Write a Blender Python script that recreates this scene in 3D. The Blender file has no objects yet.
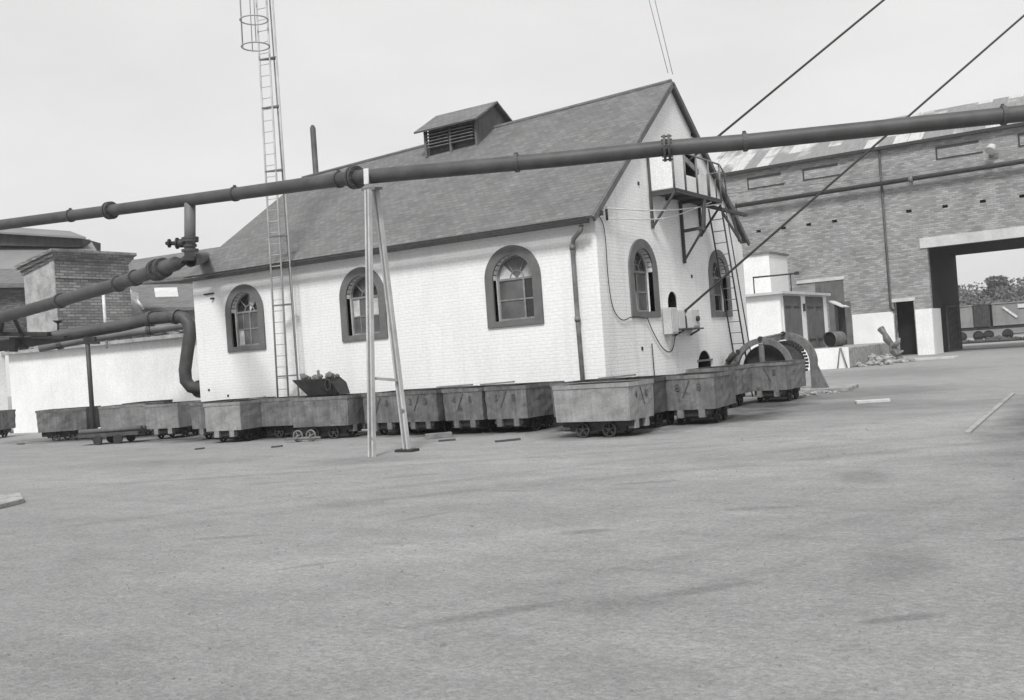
import bpy, bmesh, math, random
from mathutils import Vector, Matrix
random.seed(7)
S = bpy.context.scene
COL = S.collection
# ------------------------------------------------------------------ camera
def basis():
    yaw, pit, rol = 0.57769, 0.0078, -0.07176
    fw = Vector((-math.sin(yaw)*math.cos(pit), math.cos(yaw)*math.cos(pit), math.sin(pit)))
    rt = Vector((math.cos(yaw), math.sin(yaw), 0)); up = rt.cross(fw)
    r2 = rt*math.cos(rol)+up*math.sin(rol); u2 = -rt*math.sin(rol)+up*math.cos(rol)
    return r2, u2, fw
r2, u2, fw = basis()
cd = bpy.data.cameras.new('camera'); cam = bpy.data.objects.new('camera', cd); COL.objects.link(cam)
cd.sensor_width = 36; cd.lens = 992.196/1024*36; cd.clip_end = 3000; cd.clip_start = 0.1
cam.matrix_world = Matrix(((r2.x, u2.x, -fw.x, 10.2034), (r2.y, u2.y, -fw.y, -19.3473), (r2.z, u2.z, -fw.z, 1.6), (0, 0, 0, 1)))
S.camera = cam
# ------------------------------------------------------------------ light
SUN_EL, SUN_AZ = 50, 158      # azimuth measured from +Y clockwise (the side the light comes from)
w = bpy.data.worlds.new('World'); S.world = w; w.use_nodes = True
nt = w.node_tree; N = nt.nodes; LK = nt.links
bg = N['Background']; bg.inputs[1].default_value = 0.1
sky = N.new('ShaderNodeTexSky'); sky.sky_type = 'NISHITA'; sky.sun_disc = False
sky.sun_elevation = math.radians(SUN_EL); sky.sun_rotation = math.radians(SUN_AZ)
sky.dust_density = 4
bw = N.new('ShaderNodeRGBToBW'); LK.new(sky.outputs[0], bw.inputs[0])
tc = N.new('ShaderNodeTexCoord'); mp = N.new('ShaderNodeMapping'); mp.inputs['Scale'].default_value = (1, 1, 3)
LK.new(tc.outputs['Generated'], mp.inputs[0])
nz = N.new('ShaderNodeTexNoise'); nz.inputs['Scale'].default_value = 2.2; nz.inputs['Detail'].default_value = 5; nz.inputs['Roughness'].default_value = .55
LK.new(mp.outputs[0], nz.inputs[0])
mr = N.new('ShaderNodeMapRange'); mr.inputs[1].default_value = .3; mr.inputs[2].default_value = .7; mr.inputs[3].default_value = 5.7; mr.inputs[4].default_value = 6.7
LK.new(nz.outputs[0], mr.inputs[0])
mx = N.new('ShaderNodeMix'); mx.data_type = 'FLOAT'; mx.inputs[0].default_value = .88
LK.new(bw.outputs[0], mx.inputs[2]); LK.new(mr.outputs[0], mx.inputs[3]); LK.new(mx.outputs[0], bg.inputs[0])
sd = bpy.data.lights.new('sun', 'SUN'); sd.energy = 2.2; sd.angle = math.radians(13); sd.color = (1, .995, .985)
so = bpy.data.objects.new('sun', sd); COL.objects.link(so)
e, a = math.radians(SUN_EL), math.radians(SUN_AZ)
sdir = Vector((math.sin(a)*math.cos(e), math.cos(a)*math.cos(e), math.sin(e)))
so.rotation_euler = sdir.to_track_quat('Z', 'Y').to_euler(); so.location = (0, 0, 40)
vs = S.view_settings; vs.view_transform = 'Standard'; vs.look = 'None'; vs.exposure = 0.55; vs.gamma = 1; vs.use_curve_mapping = False
S.cycles.max_bounces = 6

# ------------------------------------------------------------------ materials
def node(nt, typ, **kw):
    n = nt.nodes.new(typ)
    for k, v in kw.items(): setattr(n, k, v)
    return n
def base_mat(name, rough, spec=.3, metal=0):
    m = bpy.data.materials.new(name); m.use_nodes = True
    p = m.node_tree.nodes['Principled BSDF']
    p.inputs['Roughness'].default_value = rough; p.inputs['Metallic'].default_value = metal
    p.inputs['Specular IOR Level'].default_value = spec
    return m, m.node_tree, p
def coords(nt, stretch=(1, 1, 1), rnd=True):
    tc = node(nt, 'ShaderNodeTexCoord'); oi = node(nt, 'ShaderNodeObjectInfo')
    mp = node(nt, 'ShaderNodeMapping'); mp.inputs['Scale'].default_value = stretch
    if rnd:
        cb = node(nt, 'ShaderNodeVectorMath', operation='SCALE'); cb.inputs[0].default_value = (37, 23, 11)
        nt.links.new(oi.outputs['Random'], cb.inputs['Scale'])
        ad = node(nt, 'ShaderNodeVectorMath', operation='ADD')
        nt.links.new(tc.outputs['Object'], ad.inputs[0]); nt.links.new(cb.outputs[0], ad.inputs[1])
        nt.links.new(ad.outputs[0], mp.inputs[0])
    else: nt.links.new(tc.outputs['Object'], mp.inputs[0])
    return mp.outputs[0]
def noise(nt, vec, scale, detail=5, rough=.6):
    n = node(nt, 'ShaderNodeTexNoise'); n.inputs['Scale'].default_value = scale
    n.inputs['Detail'].default_value = detail; n.inputs['Roughness'].default_value = rough
    nt.links.new(vec, n.inputs[0]); return n.outputs[0]
def rng(nt, src, a, b, c, d):
    m = node(nt, 'ShaderNodeMapRange')
    for i, v in enumerate((a, b, c, d)): m.inputs[i+1].default_value = v
    nt.links.new(src, m.inputs[0]); return m.outputs[0]
def mul(nt, x, y, op='MULTIPLY'):
    m = node(nt, 'ShaderNodeMath', operation=op)
    for i, s in enumerate((x, y)):
        if isinstance(s, (int, float)): m.inputs[i].default_value = s
        else: nt.links.new(s, m.inputs[i])
    return m.outputs[0]
def bump(nt, p, h, strength, dist=.02):
    b = node(nt, 'ShaderNodeBump'); b.inputs['Strength'].default_value = strength; b.inputs['Distance'].default_value = dist
    nt.links.new(h, b.inputs['Height']); nt.links.new(b.outputs[0], p.inputs['Normal'])
def grey(nt, p, v): nt.links.new(v, p.inputs['Base Color'])
def mat(name, v, var=.3, scale=3, rough=.85, spec=.25, metal=0, bs=45, bst=.35, streak=0, fine=.12, stretch=(1, 1, 1), patch=None):
    m, nt, p = base_mat(name, rough, spec, metal)
    vec = coords(nt, stretch)
    big = rng(nt, noise(nt, vec, scale), .3, .7, 1-var, 1+var)
    sm = noise(nt, vec, bs, 3); f = rng(nt, sm, .3, .7, 1-fine, 1+fine)
    out = mul(nt, mul(nt, big, f), v)
    if streak:
        v2 = coords(nt, (9, 9, .7)); st = rng(nt, noise(nt, v2, 1.3, 4), .42, .7, 1, 1-streak)
        out = mul(nt, out, st)
    if patch:
        pv, lo, hi, ps = patch
        k = rng(nt, noise(nt, vec, ps, 6, .65), lo, hi, 0, 1)
        mxx = node(nt, 'ShaderNodeMix', data_type='FLOAT'); nt.links.new(k, mxx.inputs[0]); nt.links.new(out, mxx.inputs[2]); mxx.inputs[3].default_value = pv
        out = mxx.outputs[0]
    grey(nt, p, out); bump(nt, p, sm, bst, .01); return m
def brick_mat(name, c1, c2, mort, bw_=.24, rh=.08, ms=.011, var=.25, vs_=.6, bst=.5, rough=.9, stain=.0, patchy=0, bias=0, horiz=0):
    m, nt, p = base_mat(name, rough, .15)
    tc = node(nt, 'ShaderNodeTexCoord'); sx = node(nt, 'ShaderNodeSeparateXYZ'); nt.links.new(tc.outputs['Object'], sx.inputs[0])
    cb = node(nt, 'ShaderNodeCombineXYZ')
    nt.links.new(mul(nt, sx.outputs[0], sx.outputs[1], 'ADD'), cb.inputs[0]); nt.links.new(sx.outputs[2], cb.inputs[1])
    b = node(nt, 'ShaderNodeTexBrick'); b.inputs['Scale'].default_value = 1; b.inputs['Brick Width'].default_value = bw_
    b.inputs['Row Height'].default_value = rh; b.inputs['Mortar Size'].default_value = ms; b.inputs['Mortar Smooth'].default_value = .3; b.inputs['Bias'].default_value = bias
    b.inputs['Color1'].default_value = (c1,)*3+(1,); b.inputs['Color2'].default_value = (c2,)*3+(1,); b.inputs['Mortar'].default_value = (mort,)*3+(1,)
    nt.links.new(cb.outputs[0], b.inputs[0])
    vec = coords(nt, (1, 1, 1), False)
    k = rng(nt, noise(nt, vec, vs_, 6), .3, .7, 1-var, 1+var)
    f = rng(nt, noise(nt, vec, 14, 3), .3, .7, .93, 1.07)
    wv = node(nt, 'ShaderNodeRGBToBW'); nt.links.new(b.outputs[0], wv.inputs[0])
    out = mul(nt, mul(nt, wv.outputs[0], k), f)
    if horiz:
        vh = coords(nt, (.9, .9, 5), False); out = mul(nt, out, rng(nt, noise(nt, vh, 1.6, 5), .38, .66, 1-horiz, 1+horiz*.5))
    if stain:
        v2 = coords(nt, (3, 3, .35), False); out = mul(nt, out, rng(nt, noise(nt, v2, 1, 6), .5, .75, 1, 1-stain))
        lo = rng(nt, sx.outputs[2], 0, .9, 1-stain*1.2, 1); out = mul(nt, out, lo)
    grey(nt, p, out)
    hh = mul(nt, mul(nt, b.outputs['Fac'], -1), mul(nt, noise(nt, vec, 30, 3), .5), 'ADD')
    bump(nt, p, hh, bst, .012); return m
def slate_mat(name, v):
    m, nt, p = base_mat(name, .8, .3)
    tc = node(nt, 'ShaderNodeTexCoord'); sx = node(nt, 'ShaderNodeSeparateXYZ'); nt.links.new(tc.outputs['Object'], sx.inputs[0])
    cb = node(nt, 'ShaderNodeCombineXYZ'); nt.links.new(sx.outputs[0], cb.inputs[0]); nt.links.new(mul(nt, sx.outputs[2], 1.5), cb.inputs[1])
    b = node(nt, 'ShaderNodeTexBrick'); b.inputs['Scale'].default_value = 1; b.inputs['Brick Width'].default_value = .2; b.inputs['Row Height'].default_value = .13
    b.inputs['Mortar Size'].default_value = .012; b.inputs['Color1'].default_value = (v*.85,)*3+(1,); b.inputs['Color2'].default_value = (v*1.15,)*3+(1,); b.inputs['Mortar'].default_value = (v*.8,)*3+(1,)
    nt.links.new(cb.outputs[0], b.inputs[0])
    vec = coords(nt, (1, 1, 1), False); wv = node(nt, 'ShaderNodeRGBToBW'); nt.links.new(b.outputs[0], wv.inputs[0])
    vb = coords(nt, (.5, .5, 3), False)
    out = mul(nt, mul(nt, wv.outputs[0], rng(nt, noise(nt, vec, .8, 8, .7), .3, .7, .86, 1.14)), rng(nt, noise(nt, vb, 5, 6, .75), .35, .68, .86, 1.16))
    grey(nt, p, out); bump(nt, p, mul(nt, b.outputs['Fac'], -1), .6, .015); return m
def sheet_mat(name, v, var, pscale=.35):      # corrugated sheet with bays of new and old sheet
    m, nt, p = base_mat(name, .7, .3)
    tc = node(nt, 'ShaderNodeTexCoord'); sx = node(nt, 'ShaderNodeSeparateXYZ'); nt.links.new(tc.outputs['Object'], sx.inputs[0])
    cb = node(nt, 'ShaderNodeCombineXYZ'); nt.links.new(sx.outputs[0], cb.inputs[0]); nt.links.new(sx.outputs[2], cb.inputs[1])
    b = node(nt, 'ShaderNodeTexBrick'); b.offset = 0; b.inputs['Scale'].default_value = 1; b.inputs['Brick Width'].default_value = .85; b.inputs['Row Height'].default_value = .8
    b.inputs['Mortar Size'].default_value = .02; b.inputs['Color1'].default_value = (.0,)*3+(1,); b.inputs['Color2'].default_value = (1,)*3+(1,); b.inputs['Mortar'].default_value = (.35,)*3+(1,)
    nt.links.new(cb.outputs[0], b.inputs[0]); wv = node(nt, 'ShaderNodeRGBToBW'); nt.links.new(b.outputs[0], wv.inputs[0])
    vec = coords(nt, (1, .4, 1), False)
    k = mul(nt, mul(nt, wv.outputs[0], .45), noise(nt, vec, pscale, 3), 'ADD')
    tone = rng(nt, k, .74, .86, v, v+var)
    out = mul(nt, tone, rng(nt, noise(nt, coords(nt, (4, .5, .5), False), 2, 5), .3, .7, .8, 1.15))
    grey(nt, p, out)
    wave = node(nt, 'ShaderNodeMath', operation='SINE'); nt.links.new(mul(nt, sx.outputs[0], 42), wave.inputs[0])
    bump(nt, p, wave.outputs[0], .5, .02); return m

M = {}
M['whitewash'] = brick_mat('whitewashed_brick', .80, .785, .75, var=.05, stain=.08, bst=.3)
M['whitewash_gable'] = brick_mat('whitewashed_brick_worn', .79, .76, .72, var=.07, stain=.14, bst=.35)
M['slate'] = slate_mat('roof_slate', .15)
M['brick'] = brick_mat('weathered_brick', .23, .38, .26, bw_=.36, rh=.12, ms=.016, var=.2, vs_=.5, bst=.7, horiz=.16)
M['brick_rough'] = brick_mat('sooty_brick', .16, .32, .14, bw_=.36, rh=.12, ms=.02, var=.3, bst=.9)
M['render'] = mat('old_render', .33, .3, 2.5, bs=16, bst=.8)
M['white_render'] = mat('white_painted_render', .77, .07, .8, bs=20, streak=.05)
M['trim'] = mat('painted_stone_surround', .14, .15, 3)
M['paint_white'] = mat('flaking_white_paint', .6, .2, 5)
M['dark_wood'] = mat('dark_weathered_wood', .07, .3, 4, stretch=(1, 1, .3))
M['grey_wood'] = mat('grey_weathered_wood', .22, .3, 5)
M['door_wood'] = mat('grey_door_paint', .13, .2, 1.5, streak=.25)
M['pipe'] = mat('sooty_pipe_paint', .062, .3, 2.2, rough=.55, spec=.4, bst=.25, fine=.06)
M['pipe_light'] = mat('grey_pipe_paint', .15, .2, 2.2, rough=.55, spec=.4, bst=.25)
M['iron'] = mat('black_iron', .03, .4, 6, rough=.6, spec=.4)
M['wheel_iron'] = mat('dirty_wheel_iron', .04, .5, 6, rough=.6)
M['mid_iron'] = mat('grey_iron', .16, .35, 5, rough=.6, spec=.4)
M['pale_iron'] = mat('pale_painted_iron', .42, .25, 2.0, rough=.55, patch=(.1, .64, .7, 2.5))
M['mast_paint'] = mat('pale_mast_paint', .42, .2, 2, rough=.55)
M['tub'] = mat('dusty_rusted_steel', .165, .35, 2.6, rough=.75, streak=.35, patch=(.06, .58, .74, 3.2), bs=24)
M['tub_pale'] = mat('pale_dusty_steel', .27, .22, 2.6, rough=.75, streak=.2, patch=(.17, .62, .76, 3.4), bs=24)
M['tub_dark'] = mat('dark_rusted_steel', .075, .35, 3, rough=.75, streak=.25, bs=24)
M['tub_inside'] = mat('coal_stained_steel', .04, .5, 4)
M['mark'] = mat('faded_black_paint', .085, .3, 8)
M['sheet'] = sheet_mat('patched_roof_sheets', .22, .26)
M['sheet_grey'] = mat('grey_roof_sheet', .2, .1, .7, stretch=(1, 1, 1))
M['concrete'] = mat('pale_concrete', .5, .15, 1.2, bs=25)
M['dark_void'] = mat('unlit_interior', .015, .2, 3)  # near-black colour stands in for the unlit depth of openings
M['rope'] = mat('greased_wire_rope', .06, .1, 5)
M['wire'] = mat('thin_wire', .2, .1, 5)
M['stone'] = mat('rubble_stone', .3, .4, 5)
M['leaf'] = mat('tree_foliage', .13, .35, .5)
M['bark'] = mat('tree_bark', .08, .3, 3)
M['canvas'] = mat('pale_plank_wood', .5, .2, 3)
M['shade_glass'] = mat('grimy_glass', .10, .35, 2.2, rough=.3, spec=.5, bst=.1)
M['pale_glass'] = mat('pale_pane_glass', .5, .3, 4, rough=.4, bst=.1)  # pale tone given to some of the panes
M['dark_glass'] = mat('dark_window_glass', .02, .3, 3, rough=.12, spec=.6, bst=.03)

# ------------------------------------------------------------------ mesh helpers
class MB:
    def __init__(s): s.bm = bmesh.new()
    def face(s, pts):
        try: return s.bm.faces.new([s.bm.verts.new(p) for p in pts])
        except Exception: return None
    def box(s, lo, hi, mi=0):
        x0, y0, z0 = lo; x1, y1, z1 = hi
        v = [s.bm.verts.new(p) for p in ((x0,y0,z0),(x1,y0,z0),(x1,y1,z0),(x0,y1,z0),(x0,y0,z1),(x1,y0,z1),(x1,y1,z1),(x0,y1,z1))]
        for f in ((3,2,1,0),(4,5,6,7),(0,1,5,4),(1,2,6,5),(2,3,7,6),(3,0,4,7)):
            s.bm.faces.new([v[i] for i in f]).material_index = mi
        return v
    def hexa(s, p):       # 8 points bottom 4, top 4
        v = [s.bm.verts.new(q) for q in p]
        for f in ((3,2,1,0),(4,5,6,7),(0,1,5,4),(1,2,6,5),(2,3,7,6),(3,0,4,7)): s.bm.faces.new([v[i] for i in f])
    def tube(s, pts, r, seg=8, cap=True, smooth=True, closed=False):
        pts = [Vector(p) for p in pts]; n = len(pts); rings = []
        rr = r if isinstance(r, (list, tuple)) else [r]*n
        prevx = None
        for i, p in enumerate(pts):
            if closed: t = (pts[(i+1) % n]-pts[i-1]).normalized()
            else: t = (pts[min(i+1, n-1)]-pts[max(i-1, 0)]).normalized()
            if prevx is None:
                ref = Vector((0, 0, 1)) if abs(t.z) < .9 else Vector((1, 0, 0)); x = t.cross(ref).normalized()
            else: x = (prevx-t*prevx.dot(t)).normalized()
            prevx = x; y = t.cross(x)
            rings.append([s.bm.verts.new(p+(x*math.cos(2*math.pi*k/seg)+y*math.sin(2*math.pi*k/seg))*rr[i]) for k in range(seg)])
        m = n if closed else n-1
        for i in range(m):
            A, B = rings[i], rings[(i+1) % n]
            for k in range(seg):
                f = s.bm.faces.new((A[k], A[(k+1) % seg], B[(k+1) % seg], B[k])); f.smooth = smooth
        if cap and not closed:
            s.bm.faces.new(rings[0]); s.bm.faces.new(list(reversed(rings[-1])))
    def bar(s, a, b, wd, ht):      # rectangular bar a->b
        a, b = Vector(a), Vector(b); t = (b-a).normalized()
        ref = Vector((0, 0, 1)) if abs(t.z) < .95 else Vector((0, 1, 0))
        x = t.cross(ref).normalized()*wd/2; y = x.cross(t).normalized()*ht/2
        s.hexa([a-x-y, a+x-y, a+x+y, a-x+y, b-x-y, b+x-y, b+x+y, b-x+y])
    def slab(s, quad, th, mi=0):     # quad of points, thickened downward (-normal up side)
        q = [Vector(p) for p in quad]; n = (q[1]-q[0]).cross(q[3]-q[0]).normalized()
        if n.z < 0: n = -n
        s.hexa([p-n*th for p in q]+q)
    def panel(s, outer, holes, fmap, th):   # planar wall with holes; fmap(u,v,d)->point, d = depth behind the face
        bm2 = bmesh.new(); edges = []
        for loop in [outer]+holes:
            vs_ = [bm2.verts.new((p[0], p[1], 0)) for p in loop]
            for i in range(len(vs_)): edges.append(bm2.edges.new((vs_[i], vs_[(i+1) % len(vs_)])))
        bmesh.ops.triangle_fill(bm2, use_beauty=True, use_dissolve=False, edges=edges)
        bm2.verts.ensure_lookup_table(); bm2.verts.index_update()
        for d in (0, th):
            vv = [s.bm.verts.new(fmap(v.co.x, v.co.y, d)) for v in bm2.verts]
            for f in bm2.faces: s.bm.faces.new([vv[v.index] for v in f.verts])
        bm2.free()
        for loop in [outer]+holes:
            for i in range(len(loop)):
                a_, b_ = loop[i], loop[(i+1) % len(loop)]
                s.face([fmap(a_[0], a_[1], 0), fmap(b_[0], b_[1], 0), fmap(b_[0], b_[1], th), fmap(a_[0], a_[1], th)])
    def build(s, name, m, parent=None, org=(0, 0, 0), bevel=0, keep=False):
        bmesh.ops.remove_doubles(s.bm, verts=s.bm.verts, dist=1e-5)
        bmesh.ops.recalc_face_normals(s.bm, faces=s.bm.faces)
        me = bpy.data.meshes.new(name)
        off = Vector(parent_origin(parent)) if parent is not None else Vector(org)
        bmesh.ops.translate(s.bm, verts=s.bm.verts, vec=-off)
        s.bm.to_mesh(me); s.bm.free()
        for mm in (m if isinstance(m, (list, tuple)) else [m]): me.materials.append(mm)
        o = bpy.data.objects.new(name, me); COL.objects.link(o)
        if parent is not None: o.parent = parent
        else: o.location = off
        if bevel:
            b = o.modifiers.new('bevel', 'BEVEL'); b.width = bevel; b.segments = 2; b.limit_method = 'ANGLE'
        return o
def parent_origin(p):
    v = Vector((0, 0, 0))
    while p is not None: v += p.location; p = p.parent
    return v
def tag(o, label=None, cat=None, group=None, kind=None):
    if label: o['label'] = label
    if cat: o['category'] = cat
    if group: o['group'] = group
    if kind: o['kind'] = kind
    return o
def empty(name, loc, label, cat, group=None):
    o = bpy.data.objects.new(name, None); COL.objects.link(o); o.location = loc; o.empty_display_size = .2
    return tag(o, label, cat, group)
def copy_tree(o, parent=None):
    c = o.copy(); COL.objects.link(c); c.parent = parent
    for ch in [x for x in bpy.data.objects if x.parent == o]: copy_tree(ch, c)
    return c

# ------------------------------------------------------------------ ground
def ground_mat():
    m, nt, p = base_mat('trodden_yard_dirt', .95, .1)
    vec = coords(nt, (1, 1, 1), False)
    v = rng(nt, noise(nt, vec, .09, 4), .3, .7, .9, 1.08)
    st = noise(nt, coords(nt, (.16, .55, 1), False), 1.1, 6, .62)       # faint wheel-worn bands
    v = mul(nt, v, rng(nt, st, .3, .7, .92, 1.05))
    rot = node(nt, 'ShaderNodeMapping'); rot.inputs['Rotation'].default_value = (0, 0, .6); rot.inputs['Scale'].default_value = (.25, 2.2, 1)
    nt.links.new(vec, rot.inputs[0])
    v = mul(nt, v, rng(nt, noise(nt, rot.outputs[0], 1.1, 5, .7), .3, .7, .95, 1.04))
    v = mul(nt, v, rng(nt, noise(nt, vec, 1.6, 10, .78), .32, .68, .86, 1.12))
    rot2 = node(nt, 'ShaderNodeMapping'); rot2.inputs['Rotation'].default_value = (0, 0, -.75); rot2.inputs['Scale'].default_value = (.55, 2.0, 1)
    nt.links.new(vec, rot2.inputs[0])
    v = mul(nt, v, rng(nt, noise(nt, rot2.outputs[0], .9, 8, .7), .56, .72, 1, .80))
    v = mul(nt, v, mul(nt, rng(nt, noise(nt, vec, 5, 8, .8), .60, .70, 1, .80), rng(nt, noise(nt, vec, 11, 6, .8), .35, .65, .88, 1.1)))
    v = mul(nt, v, rng(nt, noise(nt, vec, 24, 6, .9), .38, .62, .76, 1.18))
    v = mul(nt, v, 1.0)
    # ragged-edged damp and oily stains, and shade painted over coal dirt under the tubs
    tc2 = node(nt, 'ShaderNodeTexCoord'); wob = node(nt, 'ShaderNodeTexNoise'); wob.inputs['Scale'].default_value = .9; wob.inputs['Detail'].default_value = 6; wob.inputs['Roughness'].default_value = .65
    nt.links.new(tc2.outputs['Object'], wob.inputs[0])
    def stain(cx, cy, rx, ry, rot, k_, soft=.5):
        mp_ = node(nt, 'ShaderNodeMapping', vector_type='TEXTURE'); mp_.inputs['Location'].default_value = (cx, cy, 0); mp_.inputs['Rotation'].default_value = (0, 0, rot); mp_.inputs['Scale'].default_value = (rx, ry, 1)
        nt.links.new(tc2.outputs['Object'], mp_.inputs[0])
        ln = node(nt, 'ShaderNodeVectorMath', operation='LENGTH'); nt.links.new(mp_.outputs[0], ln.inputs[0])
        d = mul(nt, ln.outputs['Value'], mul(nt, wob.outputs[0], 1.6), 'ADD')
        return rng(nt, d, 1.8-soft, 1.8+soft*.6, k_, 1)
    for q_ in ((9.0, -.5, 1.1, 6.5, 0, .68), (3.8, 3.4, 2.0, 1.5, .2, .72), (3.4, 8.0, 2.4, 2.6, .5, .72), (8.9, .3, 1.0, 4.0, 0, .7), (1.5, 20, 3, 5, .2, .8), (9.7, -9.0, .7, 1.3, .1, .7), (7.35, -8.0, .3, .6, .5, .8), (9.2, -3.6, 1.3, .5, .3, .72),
               (-3.2, -.9, 3.0, 1.2, 0, .25), (-9.5, -.9, 5.0, 1.4, .05, .27), (-17.5, .4, 4.0, 1.6, .3, .3), (2.2, .6, 1.5, 2.0, 0, .3), (1.4, 4.9, 1.6, 2.6, 0, .3), (1.2, -2.3, 1.3, 1.0, 0, .35), (2.0, -10.5, .5, .4, 0, .85), (8.6, -12.3, .35, .5, 0, .8), (7.2, -13.8, .5, .3, .4, .85), (-1.5, -6.2, 1.2, .7, .3, .8), (5.4, -6.0, 2.5, .9, .5, .9), (-6.5, -6.5, 2.5, .8, .2, .88)):  # the darkest ones paint shade, with coal dirt, beneath the tubs
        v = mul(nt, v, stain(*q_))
    for q_ in ((1.5, -9.5, 7, .16, .95, .92), (2.3, -10.2, 7, .14, .95, .93), (4.5, -6.5, 6, .2, .75, .93), (5.4, -7.2, 6, .16, .75, .9), (0, -6, 6, .2, .5, .93), (0, -7, 7, .16, .5, .9), (7.5, -11.5, 3.5, .12, 1.1, .93), (8.2, -11.9, 3.2, .1, 1.1, .93),
               (5, -12.5, 3, .5, .8, 1.1), (3, -8, 5, .6, .7, 1.08), (7, -6, 4, .7, .9, 1.07), (-3, -8, 5, .5, .4, 1.08), (6.3, -2.5, 4, .9, 1.1, 1.1), (6.6, -14.2, .5, .1, .9, .78), (7.6, -13.3, .4, .09, .9, .76), (5.8, -11.6, .35, .1, .6, .78), (8.9, -13.6, .3, .07, .7, .76), (2.2, -12.6, .4, .08, .5, .8), (4.2, -13.4, .3, .06, .9, .8), (6.9, -10.2, .4, .1, .4, .8), (3.6, -11.2, .3, .07, 1.2, .82), (9.3, -11.2, .2, .07, .5, .76), (1.0, -8.2, .5, .1, .7, .82), (5.0, -8.6, .4, .1, .5, .8), (-1.0, -9.0, .5, .1, .5, .82), (8.6, -15.6, .22, .05, .9, .78)):
        v = mul(nt, v, stain(*q_, .35))
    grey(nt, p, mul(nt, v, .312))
    h = mul(nt, mul(nt, noise(nt, vec, 26, 5, .75), .6), noise(nt, vec, 3, 6, .6), 'ADD')
    bump(nt, p, h, 1.0, .04); return m
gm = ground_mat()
mb = MB(); 
xs = [-600, -120, -40, 40, 140, 600]; ys = [-200, -40, -10, 30, 100, 900]
vv = [[mb.bm.verts.new((x, y, 0)) for x in xs] for y in ys]
for j in range(5):
    for i in range(5): mb.bm.faces.new((vv[j][i], vv[j][i+1], vv[j+1][i+1], vv[j+1][i]))
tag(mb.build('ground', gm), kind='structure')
# stones trodden into the yard
mb = MB()
for i in range(3500):
    d = 3.5+22*random.random()**1.3; t = random.uniform(-.55, .55)
    x = 10.2+d*(fw.x*math.cos(t)+r2.x*math.sin(t)); y = -19.35+d*(fw.y*math.cos(t)+r2.y*math.sin(t))
    if y > -1.2: continue
    s = random.uniform(.005, .016)*(1.8 if random.random() < .06 else 1); an = random.random()*3
    k = [Vector((math.cos(an+j*1.257)*s*random.uniform(.6, 1.3), math.sin(an+j*1.257)*s*random.uniform(.6, 1.3), 0)) for j in range(5)]
    b0 = [mb.bm.verts.new(Vector((x, y, -.003))+q) for q in k]; tp = mb.bm.verts.new((x, y, s*.7))
    for j in range(5): mb.bm.faces.new((b0[j], b0[(j+1) % 5], tp))
tag(mb.build('gravel', mat('yard_clods', .19, .3, 3)), 'small loose stones trodden into the bare yard', 'gravel', kind='stuff')
# ------------------------------------------------------------------ engine house
G = 9.2; L = 13.4; EZ = 4.68; RZ = 8.55
eh = empty('engine_house', (0, 0, 0), 'whitewashed brick engine house with slate roof, arched windows and louvred roof vent', 'building')
def arch(cx, z0, zt, hw, n=14):
    zs = zt-hw; pts = [(cx-hw, z0), (cx+hw, z0)]
    for i in range(n+1):
        a = math.pi*i/n; pts.append((cx+hw*math.cos(a), zs+hw*math.sin(a)))
    return pts
front = lambda u, v, d: (u, d, v)
gable = lambda u, v, d: (-d, u, v)
WZ0, WZT = 2.33, 4.208
IW, IT, IB = .545, WZT-.225, WZ0+.14
wxs = (-11.281, -6.874, -2.246); wys = (2.241, 7.145)
mb = MB(); mb.panel([(-L, 0), (-.0, 0), (-.0, EZ), (-L, EZ)], [arch(x, IB, IT, IW) for x in wxs], front, .38)
mb.build('front_wall', M['whitewash'], eh)
hole1 = arch(3.87, 2.28, 2.98, .3); hole2 = arch(5.68, .75, 1.43, .48)
mb = MB(); mb.panel([(0.003, 0), (G, 0), (G, EZ), (G/2, 8.34), (0.003, EZ)], [arch(y, IB, IT, IW) for y in wys]+[hole1, hole2, [(5.3, 6.1), (6.1, 6.1), (6.1, 6.7), (5.3, 6.7)]], gable, .38)
# rear and far end
gw = mb.build('gable_wall', M['whitewash_gable'], eh); gw.location.x = .002
mb = MB(); mb.panel([(-L, 0), (-.4, 0), (-.4, EZ), (-L, EZ)], [], lambda u, v, d: (u, G-d, v), .3)
mb.panel([(0.4, 0), (G-.31, 0), (G-.31, EZ), (G/2, 7.8), (.4, EZ)], [], lambda u, v, d: (-L+d, u, v), .3)
mb.box((-L+.3, .4, .02), (-.4, G-.3, .05))
mb.build('rear_wall', M['whitewash'], eh)
# roof (ridge dips a little to the far end)
RL, RR = -13.2, .1
def rz(x): return 8.43-(.40)*(x-RR)/(RL-RR)
mb = MB()
k = (RZ-EZ)/(G/2)
mb.slab([(RL-.2, -.3, EZ-.05), (RR, -.3, EZ-.12), (RR, G/2, rz(RR)), (RL, G/2, rz(RL))], .05)
mb.slab([(RR, G+.3, EZ-.12), (RL, G+.3, EZ-.12), (RL, G/2, rz(RL)), (RR, G/2, rz(RR))], .05)
roof = mb.build('roof', M['slate'], eh)
mb = MB(); mb.tube([(RL+.02, G/2, rz(RL)-.0), (RR-.01, G/2, rz(RR)-.0)], .065, 8)
mb.build('ridge_tiles', M['slate'], roof)
# verge boards on the gable
mb = MB()
for s in (-1, 1):
    y0 = G/2+s*(G/2+.28)
    mb.bar((RR+.025, y0, EZ-.2), (RR+.025, G/2, rz(RR)-.07), .05, .13)
mb.build('verge_board', M['door_wood'], roof)
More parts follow.
